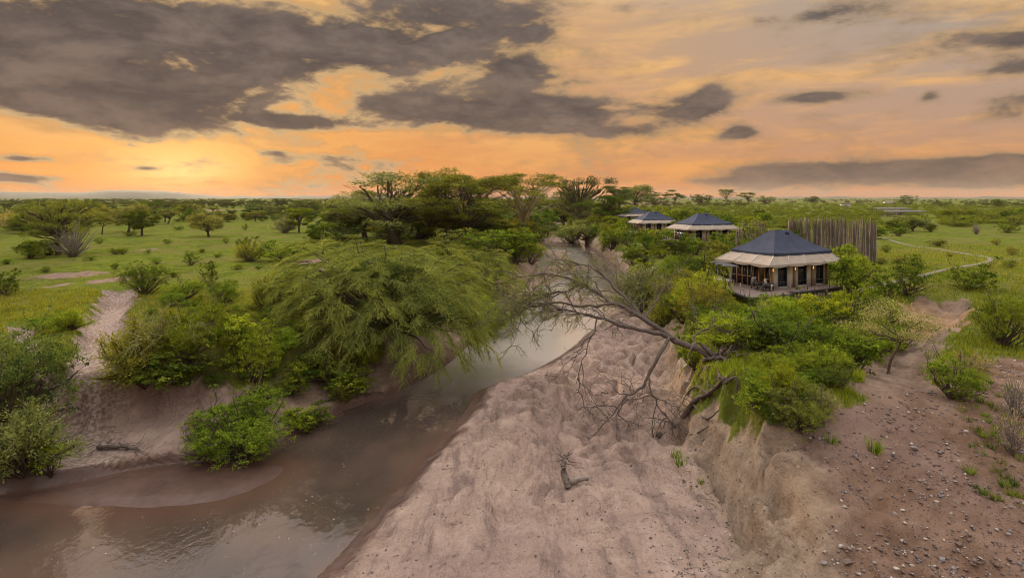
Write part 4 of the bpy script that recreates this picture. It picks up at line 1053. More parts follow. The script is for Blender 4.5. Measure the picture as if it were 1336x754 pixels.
def far_pts(n, y0, y1, pxr, thr, seed, keep=None):
    r = np.random.RandomState(seed); out = []
    while len(out) < n:
        y = y0 * (y1 / y0) ** r.rand(); px = r.uniform(*pxr); x = (px - CX) / F * y
        if fbm(np.array([x * .006]), np.array([y * .0022]), 2)[0] < thr: continue
        if keep and not keep(px, x, y): continue
        out.append((x, y, 0))
    p = np.array(out); p[:, 2] = height(p[:, 0], p[:, 1], False); return p
def scrub_ok(px, x, y):
    py = HY + F * CAMZ / y
    if 1145 < px < 1225 and y < 305: return False
    return y > 150 and not (py > np.interp(px, [830, 1000, 1140, 1240, 1336, 1390], [300, 300, 300, 298, 292, 290])) and (px < 1190 or y < 820)
for kd, vr, nn, y0, y1, pr, thr, sd, sc, c, zs, ok, lab in (
    ('bush', 1, 700, 230, 1000, (-80, 760), .0, 9, (1.0, 2.1), (.12, .145, .04, 1), .7, None, 'far scrub thickening towards the horizon of the plain'),
    ('bush', 0, 1300, 150, 900, (820, 1420), -.9, 1, (1.1, 2.0), (.21, .245, .035, 1), .62, scrub_ok, 'far mass of green scrub spreading behind the tents'),
    ('bush', 2, 900, 150, 900, (820, 1420), -.9, 2, (1.0, 1.9), (.165, .185, .04, 1), .6, scrub_ok, 'duller scrub mixed through the far green belt'),
    ('umbrella', 1, 380, 420, 2600, (-80, 740), -.05, 3, (.8, 1.25), (.12, .13, .05, 1), .85, None, 'far wood of flat-topped acacias along the horizon'),
    ('round', 0, 420, 480, 2600, (-80, 760), -.02, 4, (.8, 1.35), (.10, .12, .045, 1), .8, None, 'far dark trees along the horizon'),
    ('bush', 3, 420, 600, 3200, (820, 1420), -.1, 5, (1.4, 3.2), (.11, .12, .05, 1), .8, None, 'far tree line on the horizon behind the scrub belt')):
    p = far_pts(nn, y0, y1, pr, thr, sd, ok)
    scatter_stuff('far_scrub' if kd == 'bush' and sd != 5 else 'far_wood', lab, 'scrub' if kd == 'bush' and sd != 5 else 'wood', find_obj(kd, vr), p, np.random.RandomState(sd).uniform(*sc, len(p)), c, zs)

def grass_patch(name, label, n, sampler, h, wid, col, lean=.35, seed=1, mask=None):
    r = np.random.RandomState(seed); x, y = sampler(r, int(n * 2.2)); z = height(x, y)
    m1_, m2_ = masks(x, y, z); keep = m1_[:, 0] > r.uniform(.25, .8, len(x))
    cl = fbm(x * .8, y * .8, 3); keep &= cl > r.uniform(-.5, .25, len(x))
    if mask is not None: keep &= mask(x, y, z)
    x, y, z, cl = x[keep][:n], y[keep][:n], z[keep][:n], cl[keep][:n]; n = len(x)
    hh = h * r.uniform(.5, 1.4, n) * np.clip(1 + cl, .5, 1.7); a = r.rand(n) * 6.28; l = hh * lean * r.uniform(.2, 1.4, n); b = r.rand(n) * 6.28
    base = np.stack([x, y, z - .02], -1); wv_ = np.stack([np.cos(b), np.sin(b), 0 * b], -1) * (wid * r.uniform(.6, 1.3, n))[:, None]
    tip = base + np.stack([np.cos(a) * l, np.sin(a) * l, hh], -1)
    v = np.stack([base - wv_, base + wv_, tip], 1).reshape(-1, 3)
    lc = np.repeat(np.clip(r.normal(.5, .2, n) + .3 * cl, 0, 1), 3)
    o = link(name, new_mesh(name, v, np.arange(3 * n).reshape(-1, 3), [M['leaf']], attrs={'lc': lc})); o.color = col
    tag(o, label, 'grass', kind='stuff')
def samp_px(px0, px1, y0, y1):
    def f(r, n):
        y = y0 * (y1 / y0) ** r.rand(n); return (r.uniform(px0, px1, n) - CX) / F * y, y
    return f
def samp_g(cx, cy, sx, sy):
    return lambda r, n: (cx + r.normal(size=n) * sx, cy + r.normal(size=n) * sy)
grass_patch('tall_grass', 'tall lush grass on the hump above the cliff', 60000, samp_g(17, 33, 4.4, 4.2), .42, .018, (.25, .30, .035, 1), .5, 1, lambda x, y, z: z > -.75)
grass_patch('rough_grass', 'rough grass between the bushes on the right bank', 60000, samp_px(880, 1400, 34, 120), .30, .035, (.22, .235, .035, 1), .4, 2)
grass_patch('bank_grass', 'rough grass along the left bank top', 60000, samp_px(-60, 560, 30, 62), .30, .022, (.22, .225, .04, 1), .5, 3)
grass_patch('plain_grass', 'short grazed grass of the open plain', 60000, samp_px(-60, 620, 48, 130), .085, .05, (.19, .21, .035, 1), .6, 4)

# ------------------------------------------------------------------ materials of built things
M['roof'] = simple('dark_blue_canvas', (.042, .048, .078), .8, .18, 1.2, .01, .25)
M['awning'] = simple('beige_canvas', (.40, .32, .255), .85, .12, 1.5, .01, .2)
M['wall'] = simple('grey_beige_canvas', (.58, .53, .46), .9, .12, 1.5, .01, .2)
M['timber'] = simple('warm_timber', (.34, .185, .075), .55, .3, 3, .0, .4, stretch=(6, 6, .6))
M['deck'] = simple('weathered_deck', (.225, .160, .135), .7, .35, 2.5, .0, .3)
def pole_material():
    m = simple('grey_pole', (.27, .205, .165), .9, .45, 3, .01, .2, stretch=(4, 4, .5)); t = m.node_tree; b = t.nodes['Principled BSDF']
    oi = t.nodes.new('ShaderNodeObjectInfo'); src = b.inputs['Base Color'].links[0].from_socket
    k = E(t, oi.outputs['Random']).sstep(0, 1, .45, 1.5); v = combine(t, k, k, k)
    mx = t.nodes.new('ShaderNodeMix'); mx.data_type = 'RGBA'; mx.blend_type = 'MULTIPLY'; mx.inputs[0].default_value = 1
    t.links.new(src, mx.inputs[6]); t.links.new(v, mx.inputs[7]); t.links.new(mx.outputs[2], b.inputs['Base Color']); return m
M['pole'] = pole_material()
M['iron'] = simple('dark_iron', (.03, .028, .03), .5, .2, 3, 0, .5)
M['glass'] = simple('dark_window_screen', (.016, .016, .026), .12, .3, 1.0, 0, .5)
M['curtain'] = simple('dark_curtain', (.05, .03, .035), .9, .4, 4)
M['white'] = simple('white_canvas', (.66, .62, .56), .8, .08, 2)
M['wicker'] = simple('dark_wicker', (.045, .035, .03), .7, .4, 20)
M['stone_pale'] = simple('pale_slab', (.24, .21, .17), .9, .2, 2)
M['panel'] = simple('solar_glass', (.10, .105, .12), .25, .15, 1, 0, .5)
def emit(name, col, st):
    m, t, b = material(name); b.inputs['Base Color'].default_value = (*col, 1); b.inputs['Emission Color'].default_value = (*col, 1); b.inputs['Emission Strength'].default_value = st; return m
M['flame'] = emit('lantern_glow', (1.0, .55, .18), .7)

def box_part(name, mat, parent, *b):
    m = MB(); m.box(*b); return m.build(name, M[mat], parent)
BOXM = {}
def unit_box(mat):
    if mat not in BOXM: BOXM[mat] = MB().box(-.5, .5, -.5, .5, 0, 1).mesh('box_' + mat, M[mat])
    return BOXM[mat]
def box_obj(name, mat, parent, x0, x1, y0, y1, z0, z1):
    """shares one box mesh; for alike pieces"""
    o = link(name, unit_box(mat), parent, ((x0 + x1) / 2, (y0 + y1) / 2, z0)); o.scale = (x1 - x0, y1 - y0, z1 - z0); return o
POLEM = []
for s in range(5):
    r_ = np.random.RandomState(s); pts = np.array([(0, 0, 0), (0, 0, .33), (0, 0, .66), (0, 0, 1.)]); pts[1:, :2] += r_.normal(size=(3, 2)) * .16
    v, q, t_ = tube(pts, np.array([.5, .46, .42, .34]), 6, True)
    POLEM.append(new_mesh('pole', v, [q, np.array(t_)], [M['pole']], smooth=True))
def pole(name, parent, x, y, z, h, d, k=None):
    o = link(name, POLEM[random.randrange(5) if k is None else k], parent, (x, y, z), random.uniform(0, 6.28)); o.scale = (d, d, h); return o

# ------------------------------------------------------------------ safari tent
def canopy(name, mat, parent, rect0, z0, rect1, z1, nseg, sag, sub=6, scallop=0., thick=.03, concave=.0, edge_sag=.0):
    """four sloping canvas faces from an inner rectangle (z1) down to an outer one (z0); hem dips between its poles"""
    (x0, x1, y0, y1), (a0, a1, b0, b1) = rect0, rect1
    oc = [(x0, y0), (x1, y0), (x1, y1), (x0, y1)]; ic = [(a0, b0), (a1, b0), (a1, b1), (a0, b1)]
    V, Q = [], []; n = 0; rows = 6
    for s in range(4):
        o0, o1, i0, i1 = (np.array(p, float) for p in (oc[s], oc[(s + 1) % 4], ic[s], ic[(s + 1) % 4]))
        ns = nseg[s % 2] * sub
        for r in range(rows + 1):
            u = r / rows
            for k in range(ns + 1):
                f = k / ns; lo_, hi_ = o0 + (o1 - o0) * f, i0 + (i1 - i0) * f; p = lo_ + (hi_ - lo_) * u
                z = z0 + (z1 - z0) * u; ph = (f * nseg[s % 2]) % 1
                z -= sag * math.sin(math.pi * ph) * (1 - u) * (.6 + .4 * u) + concave * math.sin(math.pi * u)
                z -= edge_sag * math.sin(math.pi * f) * (1 - u)
                V.append((p[0], p[1], z))
        w = ns + 1
        Q += [(n + r * w + k, n + r * w + k + 1, n + (r + 1) * w + k + 1, n + (r + 1) * w + k) for r in range(rows) for k in range(ns)]
        n = len(V)
    V = np.array(V); Q = np.array(Q)
    V2 = V - np.array((0, 0, thick)); Q2 = Q[:, ::-1] + len(V)
    return link(name, new_mesh(name, np.vstack([V, V2]), np.vstack([Q, Q2]), [M[mat]], smooth=True), parent)
def valance(name, mat, parent, rect, z, drop, nseg, dip=.10, wave=.0, sub=8):
    x0, x1, y0, y1 = rect; oc = [(x0, y0), (x1, y0), (x1, y1), (x0, y1)]; V, Q = [], []
    for s in range(4):
        o0, o1 = np.array(oc[s], float), np.array(oc[(s + 1) % 4], float); ns = nseg[s % 2] * sub; n = len(V)
        for k in range(ns + 1):
            f = k / ns; p = o0 + (o1 - o0) * f; ph = (f * nseg[s % 2]) % 1
            zz = z - wave * math.sin(math.pi * f)
            V += [(p[0], p[1], zz + .02), (p[0], p[1], zz - drop - dip * math.sin(math.pi * ph))]
        Q += [(n + 2 * k, n + 2 * k + 1, n + 2 * k + 3, n + 2 * k + 2) for k in range(ns)]
    V = np.array(V); c = np.array(((x0 + x1) / 2, (y0 + y1) / 2, 0)); d = V - c; d[:, 2] = 0
    V2 = V - unit(d) * .03; Q = np.array(Q)
    return link(name, new_mesh(name, np.vstack([V, V2]), np.vstack([Q, Q[:, ::-1] + len(V)]), [M[mat]]), parent)

FL = .92                                     # deck level
AW = (-1.35, 9.3, -1.0, 6.2)                # lower canopy, outer edge
BW = (.0, 8.4, -.30, 5.3)                    # upper canopy, outer edge
WX, WY = 7.9, 5.2                            # room
DECK = [(-5.6, -2.6), (-.2, -2.6), (-.2, -1.75), (7.9, -1.75), (7.9, 0.1), (0, .1), (0, 6.2), (-2.0, 6.2)]
def safari_tent(full=True):
    t = link('safari_tent', None)
    rf = canopy('roof', 'roof', t, BW, 4.50, (3.0, 5.1, 2.2, 2.9), 6.55, (3, 2), .05, concave=.22, edge_sag=.10)
    valance('valance', 'roof', rf, BW, 4.50, .26, (9, 6), .06, .10)
    m = MB(); m.add([(4.15, 1.85, 6.18), (4.75, 1.85, 6.18), (4.75, 2.4, 6.55), (4.15, 2.4, 6.55), (4.45, 1.75, 6.42), (4.45, 2.4, 6.64)], [(0, 1, 2, 3)], [(0, 4, 1), (0, 3, 5), (0, 5, 4), (1, 4, 5), (1, 5, 2), (3, 2, 5)])
    m.build('roof_vent', M['roof'], rf)
    aw = canopy('awning', 'awning', t, AW, 3.36, (.3, 8.15, -.1, 5.05), 4.42, (4, 3), .13)
    x0, x1, y0, y1 = AW
    for k in range(5):
        x = x0 + (x1 - x0) * k / 4; MB().bar((x, y0 + .02, 3.39), (.3 + 7.85 * k / 4, -.1, 4.45), .07, .03).build('awning_seam', M['wall'], aw)
    for k in range(1, 4):
        y = y0 + (y1 - y0) * k / 3; MB().bar((x0 + .02, y, 3.39), (.3, -.1 + 5.15 * k / 3, 4.45), .07, .03).build('awning_seam', M['wall'], aw)
    valance('awning_hem', 'awning', aw, AW, 3.42, .14, (4, 3), .13, 0)
    # front wall of canvas bays, three screened windows
    wins = [(.95, 2.2), (3.75, 5.0), (6.4, 7.5)]
    edges = [0.12] + [e for w in wins for e in w] + [WX]
    for a, b in zip(edges[0::2], edges[1::2]):
        box_part('wall_panel', 'wall', t, a, b, 0, .09, FL, 3.62)
    for a, b in wins:
        box_part('wall_panel', 'wall', t, a, b, .004, .086, FL, FL + .16); box_part('wall_panel', 'wall', t, a, b, .004, .086, 3.42, 3.62)
        w = box_part('window', 'glass', t, a, b, .05, .075, FL + .16, 3.42)
        m = MB(); m.box(a, b, -.012, .048, FL + .16, FL + .24); m.box(a, b, -.012, .048, 3.34, 3.42); m.box(a, a + .07, -.012, .048, FL + .24, 3.34); m.box(b - .07, b, -.012, .048, FL + .24, 3.34)
        m.build('window_frame', M['iron'], w)
        m = MB(); m.bar((a + .07, .03, FL + .62), (b - .07, .03, FL + .62), .03); m.build('window_bar', M['deck'], w)
        m = MB()
        for i in range(9):
            xx = a + .1 + (b - a - .2) * i / 8; m.tube([(xx, .16 + .05 * (i % 2), FL + .2), (xx, .16 + .05 * (i % 2), 3.4)], .05, 5)
        m.build('curtain', M['curtain'], w)
    for x in (0.02, 3.12, 5.72, WX):
        box_part('column', 'timber', t, x - .10, x + .10, -.16, -.01, FL, 3.64)
    for x in (3.12, 5.72, .02):
        ln = MB().box(x - .07, x + .07, -.30, -.165, 2.62, 2.68).box(x - .07, x + .07, -.30, -.165, 2.98, 3.04).bar((x, -.16, 3.1), (x, -.30, 3.06), .03).build('lantern', M['iron'], t)
        box_part('lantern_glass', 'flame' if full else 'glass', ln, x - .035, x + .035, -.265, -.20, 2.68, 2.98)
        if full:
            ld = bpy.data.lights.new('lantern_light', 'POINT'); ld.energy = 1.5; ld.color = (1, .55, .2); ld.shadow_soft_size = .08
            link('lantern_light', ld, ln, (x, -.42, 2.82))
    # open side: timber posts with tall glazed doors between them
    n = 7
    for k in range(n + 1):
        y = .05 + (WY - .1) * k / n
        box_part('door_post', 'timber', t, -.02, .12, y - .06, y + .06, FL, 3.62)
        if k < n and k not in (1,):
            g = box_part('glass_door', 'glass', t, .03, .05, y + .06, y + (WY - .1) / n - .06, FL + .05, 3.3)
            box_part('door_rail', 'timber', g, -.005, .085, y + .06, y + (WY - .1) / n - .06, FL + .9, FL + .98)
    box_part('lintel', 'timber', t, -.03, .13, .11, WY, 3.31, 3.45)
    box_part('room_floor', 'timber', t, .13, WX - .09, .10, WY - .1, FL - .1, FL + .004)
    box_part('back_wall', 'wall', t, .0, WX, WY + .01, WY + .1, FL - .1, 3.62); box_part('side_wall', 'wall', t, WX - .085, WX - .003, .095, WY, FL - .1, 3.62)
    if full:
        ld = bpy.data.lights.new('room_lamp_light', 'POINT'); ld.energy = 45; ld.color = (1, .58, .24); ld.shadow_soft_size = .2
        lm = MB().tube([(1.5, 3.6, 2.6), (1.5, 3.6, 2.9)], [.22, .12], 10).build('room_lamp', M['flame'], t); link('room_lamp_light', ld, lm, (1.5, 3.6, 2.35))
    # deck of boards, clipped to the deck's outline
    dk = MB()
    for (a, b) in zip(DECK, DECK[1:] + DECK[:1]): dk.bar((*a, FL - .17), (*b, FL - .17), .08, .22)
    frame = dk.build('deck_frame', M['iron'], t)
    y = -2.6
    while y < 6.15:
        ys = y + .14; xs = sorted(a[0] + (b[0] - a[0]) * (ys - a[1]) / (b[1] - a[1]) for a, b in zip(DECK, DECK[1:] + DECK[:1]) if (a[1] > ys) != (b[1] > ys))
        for xa, xb in zip(xs[0::2], xs[1::2]): box_obj('deck_board', 'deck', t, xa, xb, y + .008, y + .272, FL - .06, FL - random.uniform(0, .006))
        y += .28
    # posts under the deck, brace, upright skirting poles
    for x, yy in ((-5.2, -2.4), (-.4, -2.3), (3.5, -1.6), (7.7, -1.6), (-3.4, 2.5), (-1.9, 5.8)):
        MB().tube([(x, yy, -2.6), (x, yy, FL - .2)], .08, 7).build('deck_post', M['pole'], t)
    m = MB(); m.bar((-3.9, -2.4, FL - .3), (-.5, -2.3, -.6), .10); m.bar((-2.6, -2.4, FL - .3), (-.5, -2.3, -.9), .08); m.build('brace', M['iron'], t)
    x = -.1
    while x < 7.8:
        pole('skirting_pole', t, x, -1.66, -1.2, FL + .98 + random.uniform(-.15, .1), random.uniform(.10, .15)); x += random.uniform(.15, .2)
    # rail posts and cables round the deck
    rp = [(-5.5, -2.5), (-4.7, -.6), (-3.85, 1.4), (-3.05, 3.4), (-2.0, 6.0), (-2.8, -2.5), (-.3, -2.45), (3.0, -1.68), (6.2, -1.68), (7.8, -1.68)]
    for (x, yy) in rp: MB().tube([(x, yy, FL), (x, yy, FL + 1.02)], .035, 6).build('rail_post', M['pole'], t)
    m = MB()
    for z in (.35, .65, .96):
        for a, b in list(zip(rp[:4], rp[1:5])) + [(rp[0], rp[5]), (rp[5], rp[6]), (rp[7], rp[8]), (rp[8], rp[9])]:
            m.tube([(*a, FL + z), (*b, FL + z)], .009, 4, False)
    m.build('rail_cable', M['iron'], t)
    # canopy poles
    for x, yy in ((AW[0] + .1, AW[2] + .1), (AW[0] + .1, 1.3), (AW[0] + .1, 3.8), (AW[0] + .1, AW[3] - .1), (AW[1] - .1, AW[2] + .1)):
        MB().tube([(x, yy, FL if x < 8 else -1), (x, yy, 3.36)], .03, 6).build('canopy_pole', M['iron'], t)
    return t
tent = safari_tent(True)
TA = R(24); TO = Vector((25.7, 56.4, 0))
tent.location = TO; tent.rotation_euler = (0, 0, TA)
tag(tent, 'large safari tent with dark blue roof, beige awning and timber deck', 'tent')
def TL(x, y, z=0):
    c, s = math.cos(TA), math.sin(TA); return (TO.x + c * x - s * y, TO.y + s * x + c * y, z)
proto = safari_tent(False); index_children()
labels = ['safari tent nearest behind the large one, with pole screens beside it', 'safari tent half hidden by bushes, its deck posts showing over the river',
          'distant safari tent with a long beige awning and a pole fence behind', 'farthest safari tent, only its roof showing beside the trees']
for i, ((px, py, Y, a), lab) in enumerate(zip(FAR_TENTS, labels)):
    o = proto if i == 0 else copy_tree(proto)
    x = (px - CX) / F * Y; zE = CAMZ - (py - HY) / F * Y
    c, s = math.cos(a), math.sin(a)
    o.location = (x - c * 4.1, Y - s * 4.1, zE - 3.36 * .92); o.rotation_euler = (0, 0, a); o.scale = (1.08, 1.08, .92)
    tag(o, lab, 'tent', 'safari tents along the river')
tent['group'] = 'safari tents along the river'

# things on the deck
def armchair(x, y, rz, label):
    c = link('armchair', None, None, TL(x, y, FL), TA + rz); c.scale = (1.15,) * 3
    MB().box(-.33, .33, -.32, .30, .30, .40).build('seat', M['wicker'], c)
    MB().box(-.33, .33, .30, .38, .30, .92).build('backrest', M['wicker'], c)
    for s in (-1, 1):
        MB().box(s * .37 - .04, s * .37 + .04, -.32, .38, .30, .64).build('armrest', M['wicker'], c)
        for yy in (-.28, .34): MB().box(s * .36 - .03, s * .36 + .03, yy - .03, yy + .03, 0, .30).build('leg', M['iron'], c)
    MB().box(-.29, .29, -.30, .24, .40, .52).build('seat_cushion', M['white'], c)
    m = MB(); m.add([(-.27, .16, .52), (.27, .16, .52), (.27, .29, .95), (-.27, .29, .95), (-.27, .28, .50), (.27, .28, .50), (.24, .30, .98), (-.24, .30, .98)], [(0, 1, 2, 3), (4, 7, 6, 5), (0, 4, 5, 1), (3, 2, 6, 7), (0, 3, 7, 4), (1, 5, 6, 2)])
    m.build('back_cushion', M['white'], c)
    tag(c, label, 'chair', 'deck armchairs')
armchair(-.95, -.55, R(25), 'wicker armchair with white cushions beside the corner post of the tent deck')
armchair(-1.05, .75, R(75), 'wicker armchair behind the other one, facing the deck edge')
tb = link('side_table', None, None, TL(-1.75, -.35, FL), TA)
MB().box(-.3, .3, -.3, .3, .42, .47).build('table_top', M['wicker'], tb)
for a in (-.25, .25):
    for b in (-.25, .25): MB().box(a - .03, a + .03, b - .03, b + .03, 0, .42).build('leg', M['iron'], tb)
tag(tb, 'low dark side table next to the wicker armchair', 'table')
db = link('daybed', None, None, TL(-1.35, 4.9, FL), TA)
MB().box(-.6, .6, -.95, .95, .12, .30).build('frame', M['deck'], db); MB().box(-.57, .57, -.92, .92, .301, .46).build('mattress', M['white'], db)
MB().box(-.5, .5, .55, .88, .461, .60).build('pillow', M['white'], db)
for a in (-.5, .5):
    for b in (-.85, .85): MB().box(a - .04, a + .04, b - .04, b + .04, 0, .12).build('leg', M['iron'], db)
tag(db, 'white daybed on the tent deck under the awning', 'daybed')
for (x, y) in ((-3.9, 1.5), (-3.35, 2.9), (-2.75, 4.3)):
    d = link('disc_topped_post', None, None, TL(x, y, FL), TA)
    MB().tube([(0, 0, 0), (0, 0, 2.35)], .045, 7).build('post', M['pole'], d)
    a = np.arange(18) * 2 * math.pi / 18; m = MB()
    for z, r_ in ((2.33, .80), (2.36, .82), (2.43, .55), (2.47, .0)): m.v.append(np.stack([np.cos(a) * r_, np.sin(a) * r_, a * 0 + z], -1))
    k = np.arange(18); m.q = [np.stack([i * 18 + k, i * 18 + (k + 1) % 18, (i + 1) * 18 + (k + 1) % 18, (i + 1) * 18 + k], -1) for i in range(3)]; m.n = 72
    m.t = [np.array([(0, j + 1, j) for j in range(1, 17)])]
    m.build('disc', M['iron'], d, True)
    tag(d, 'grey post topped by a dark flat disc on the river edge of the tent deck', 'post', 'disc-topped posts on the deck')

# ------------------------------------------------------------------ pole fences
def fence(pts, hgt, step, d, label, rows=1, jit=.3, sparse=0.):
    p0 = pts[0]; root = link('pole_fence', None, None, (p0[0], p0[1], ground_z(*p0))); z0 = root.location.z
    rail = MB()
    for a, b in zip(pts[:-1], pts[1:]):
        L = math.hypot(b[0] - a[0], b[1] - a[1]); n = int(L / step); nx, ny_ = -(b[1] - a[1]) / L, (b[0] - a[0]) / L
        for r_ in range(rows):
            for i in range(n):
                if random.random() < sparse: continue
                f = (i + random.uniform(.15, .85)) / n; o = r_ * .13 + random.uniform(-.03, .03)
                x, y = a[0] + (b[0] - a[0]) * f + nx * o, a[1] + (b[1] - a[1]) * f + ny_ * o
                p = pole('pole', root, x - p0[0], y - p0[1], ground_z(x, y) - z0 - .2, hgt + random.uniform(-jit, jit) + .2, d * random.uniform(.75, 1.25))
                p.rotation_euler = (random.gauss(0, .022), random.gauss(0, .022), random.uniform(0, 6.28))
        for f in (.25, .72): rail.bar((a[0] - p0[0], a[1] - p0[1], ground_z(*a) - z0 + hgt * f), (b[0] - p0[0], b[1] - p0[1], ground_z(*b) - z0 + hgt * f), .07)
    rail.build('rail', M['pole'], root)
    tag(root, label, 'fence', 'pole fences')
def at(px, Y): return ((px - CX) / F * Y, Y)
fence([at(1028, 90), at(1080, 86), at(1126, 81), at(1143, 79)], 4.7, .15, .17, 'tall fence of upright grey poles behind the large safari tent', 2, .32)
fence([at(962, 116), at(1000, 112)], 4.3, .22, .13, 'low pole screen between the two nearest safari tents', 1, .35)
fence([at(955, 104), at(986, 96)], 3.2, .34, .12, 'open row of spaced poles before the second safari tent', 1, .4, .15)
fence([at(838, 212), at(859, 205)], 4.6, .5, .22, 'far pole screen behind the distant safari tents', 1, .5)

# ------------------------------------------------------------------ solar shelter, path, far roofs
def solar():
    x, y = at(1155, 290); z = ground_z(x, y); s = link('solar_array', None, None, (x, y, z), R(4))
    for r_, (x0, yy, L) in enumerate(((0, 0, 21), (5, 14, 19))):
        n = int(L / 2.1)
        for k in range(n):
            m = unit_box('panel'); o = link('panel', m, s, (x0 + k * 2.1 + 1, yy, 3.1 + r_ * 1.2)); o.scale = (2.02, 4.2, .08); o.rotation_euler = (R(9), 0, 0)
        for k in range(n + 1):
            for b, zz in ((-1.9, 2.8), (1.9, 3.4)):
                pole('post', s, x0 + k * 2.1, yy + b, 0, zz + r_ * 1.2, .20)
        MB().bar((x0, yy - 1.9, 2.78 + r_ * 1.2), (x0 + n * 2.1, yy - 1.9, 2.78 + r_ * 1.2), .14).bar((x0, yy + 1.9, 3.36 + r_ * 1.2), (x0 + n * 2.1, yy + 1.9, 3.36 + r_ * 1.2), .14).build('beam', M['pole'], s)
    tag(s, 'long low rack of grey panels on posts amid the scrub', 'solar array')
solar()
path = link('path', None); tag(path, kind='structure')
def slabs(pts, w, z_off=.02):
    pts = smooth_line(pts, 6); acc = 0.
    for a, b in zip(pts[:-1], pts[1:]):
        L = math.hypot(b[0] - a[0], b[1] - a[1]); n = max(1, round(L / 1.25)); ang = math.atan2(b[1] - a[1], b[0] - a[0])
        for i in range(n):
            f = (i + .5) / n; x, y = a[0] + (b[0] - a[0]) * f, a[1] + (b[1] - a[1]) * f
            o = link('slab', unit_box('stone_pale'), path, (x, y, float(height(np.array([x]), np.array([y]), False)[0]) - .04), ang + random.gauss(0, .02)); o.scale = (L / n * .94, w * random.uniform(.9, 1.1), .12 + z_off)
slabs([pick(*p)[:2] for p in ((1100, 386), (1145, 374), (1205, 360), (1243, 351), (1283, 344), (1291, 337), (1262, 332), (1218, 325), (1188, 321), (1152, 311))], .6)
slabs([pick(*p)[:2] for p in ((1294, 337), (1312, 338), (1328, 340))], .8)

def far_shed(px, y, w, h, roof, label):
    x, _ = at(px, y); z = ground_z(x, y); o = link('far_building', None, None, (x, y, z), random.uniform(-.2, .2))
    MB().box(-w / 2, w / 2, -w * .3, w * .3, -.5, h * .65).build('wall', M['wall'], o)
    m = MB(); e = .4; m.add([(-w / 2 - e, -w * .3 - e, h * .652), (w / 2 + e, -w * .3 - e, h * .652), (w / 2 + e, w * .3 + e, h * .652), (-w / 2 - e, w * .3 + e, h * .652), (-w * .42, 0, h), (w * .42, 0, h)], [(0, 1, 5, 4), (2, 3, 4, 5), (0, 3, 2, 1)], [(0, 4, 3), (1, 2, 5)])
    m.build('roof', M[roof], o); MB().box(-.7, .7, -w * .3 - .05, -w * .3 - .01, -.4, h * .5).build('door', M['iron'], o)
    tag(o, label, 'building')
far_shed(1160, 900, 14, 4.5, 'pole', 'brown-roofed far building in the scrub beyond the panel rack')
far_shed(1103, 620, 9, 4, 'pole', 'small brown roof in the scrub behind the tall pole fence')
far_shed(1352, 900, 16, 5, 'white', 'far pale building near the edge of the tree line')

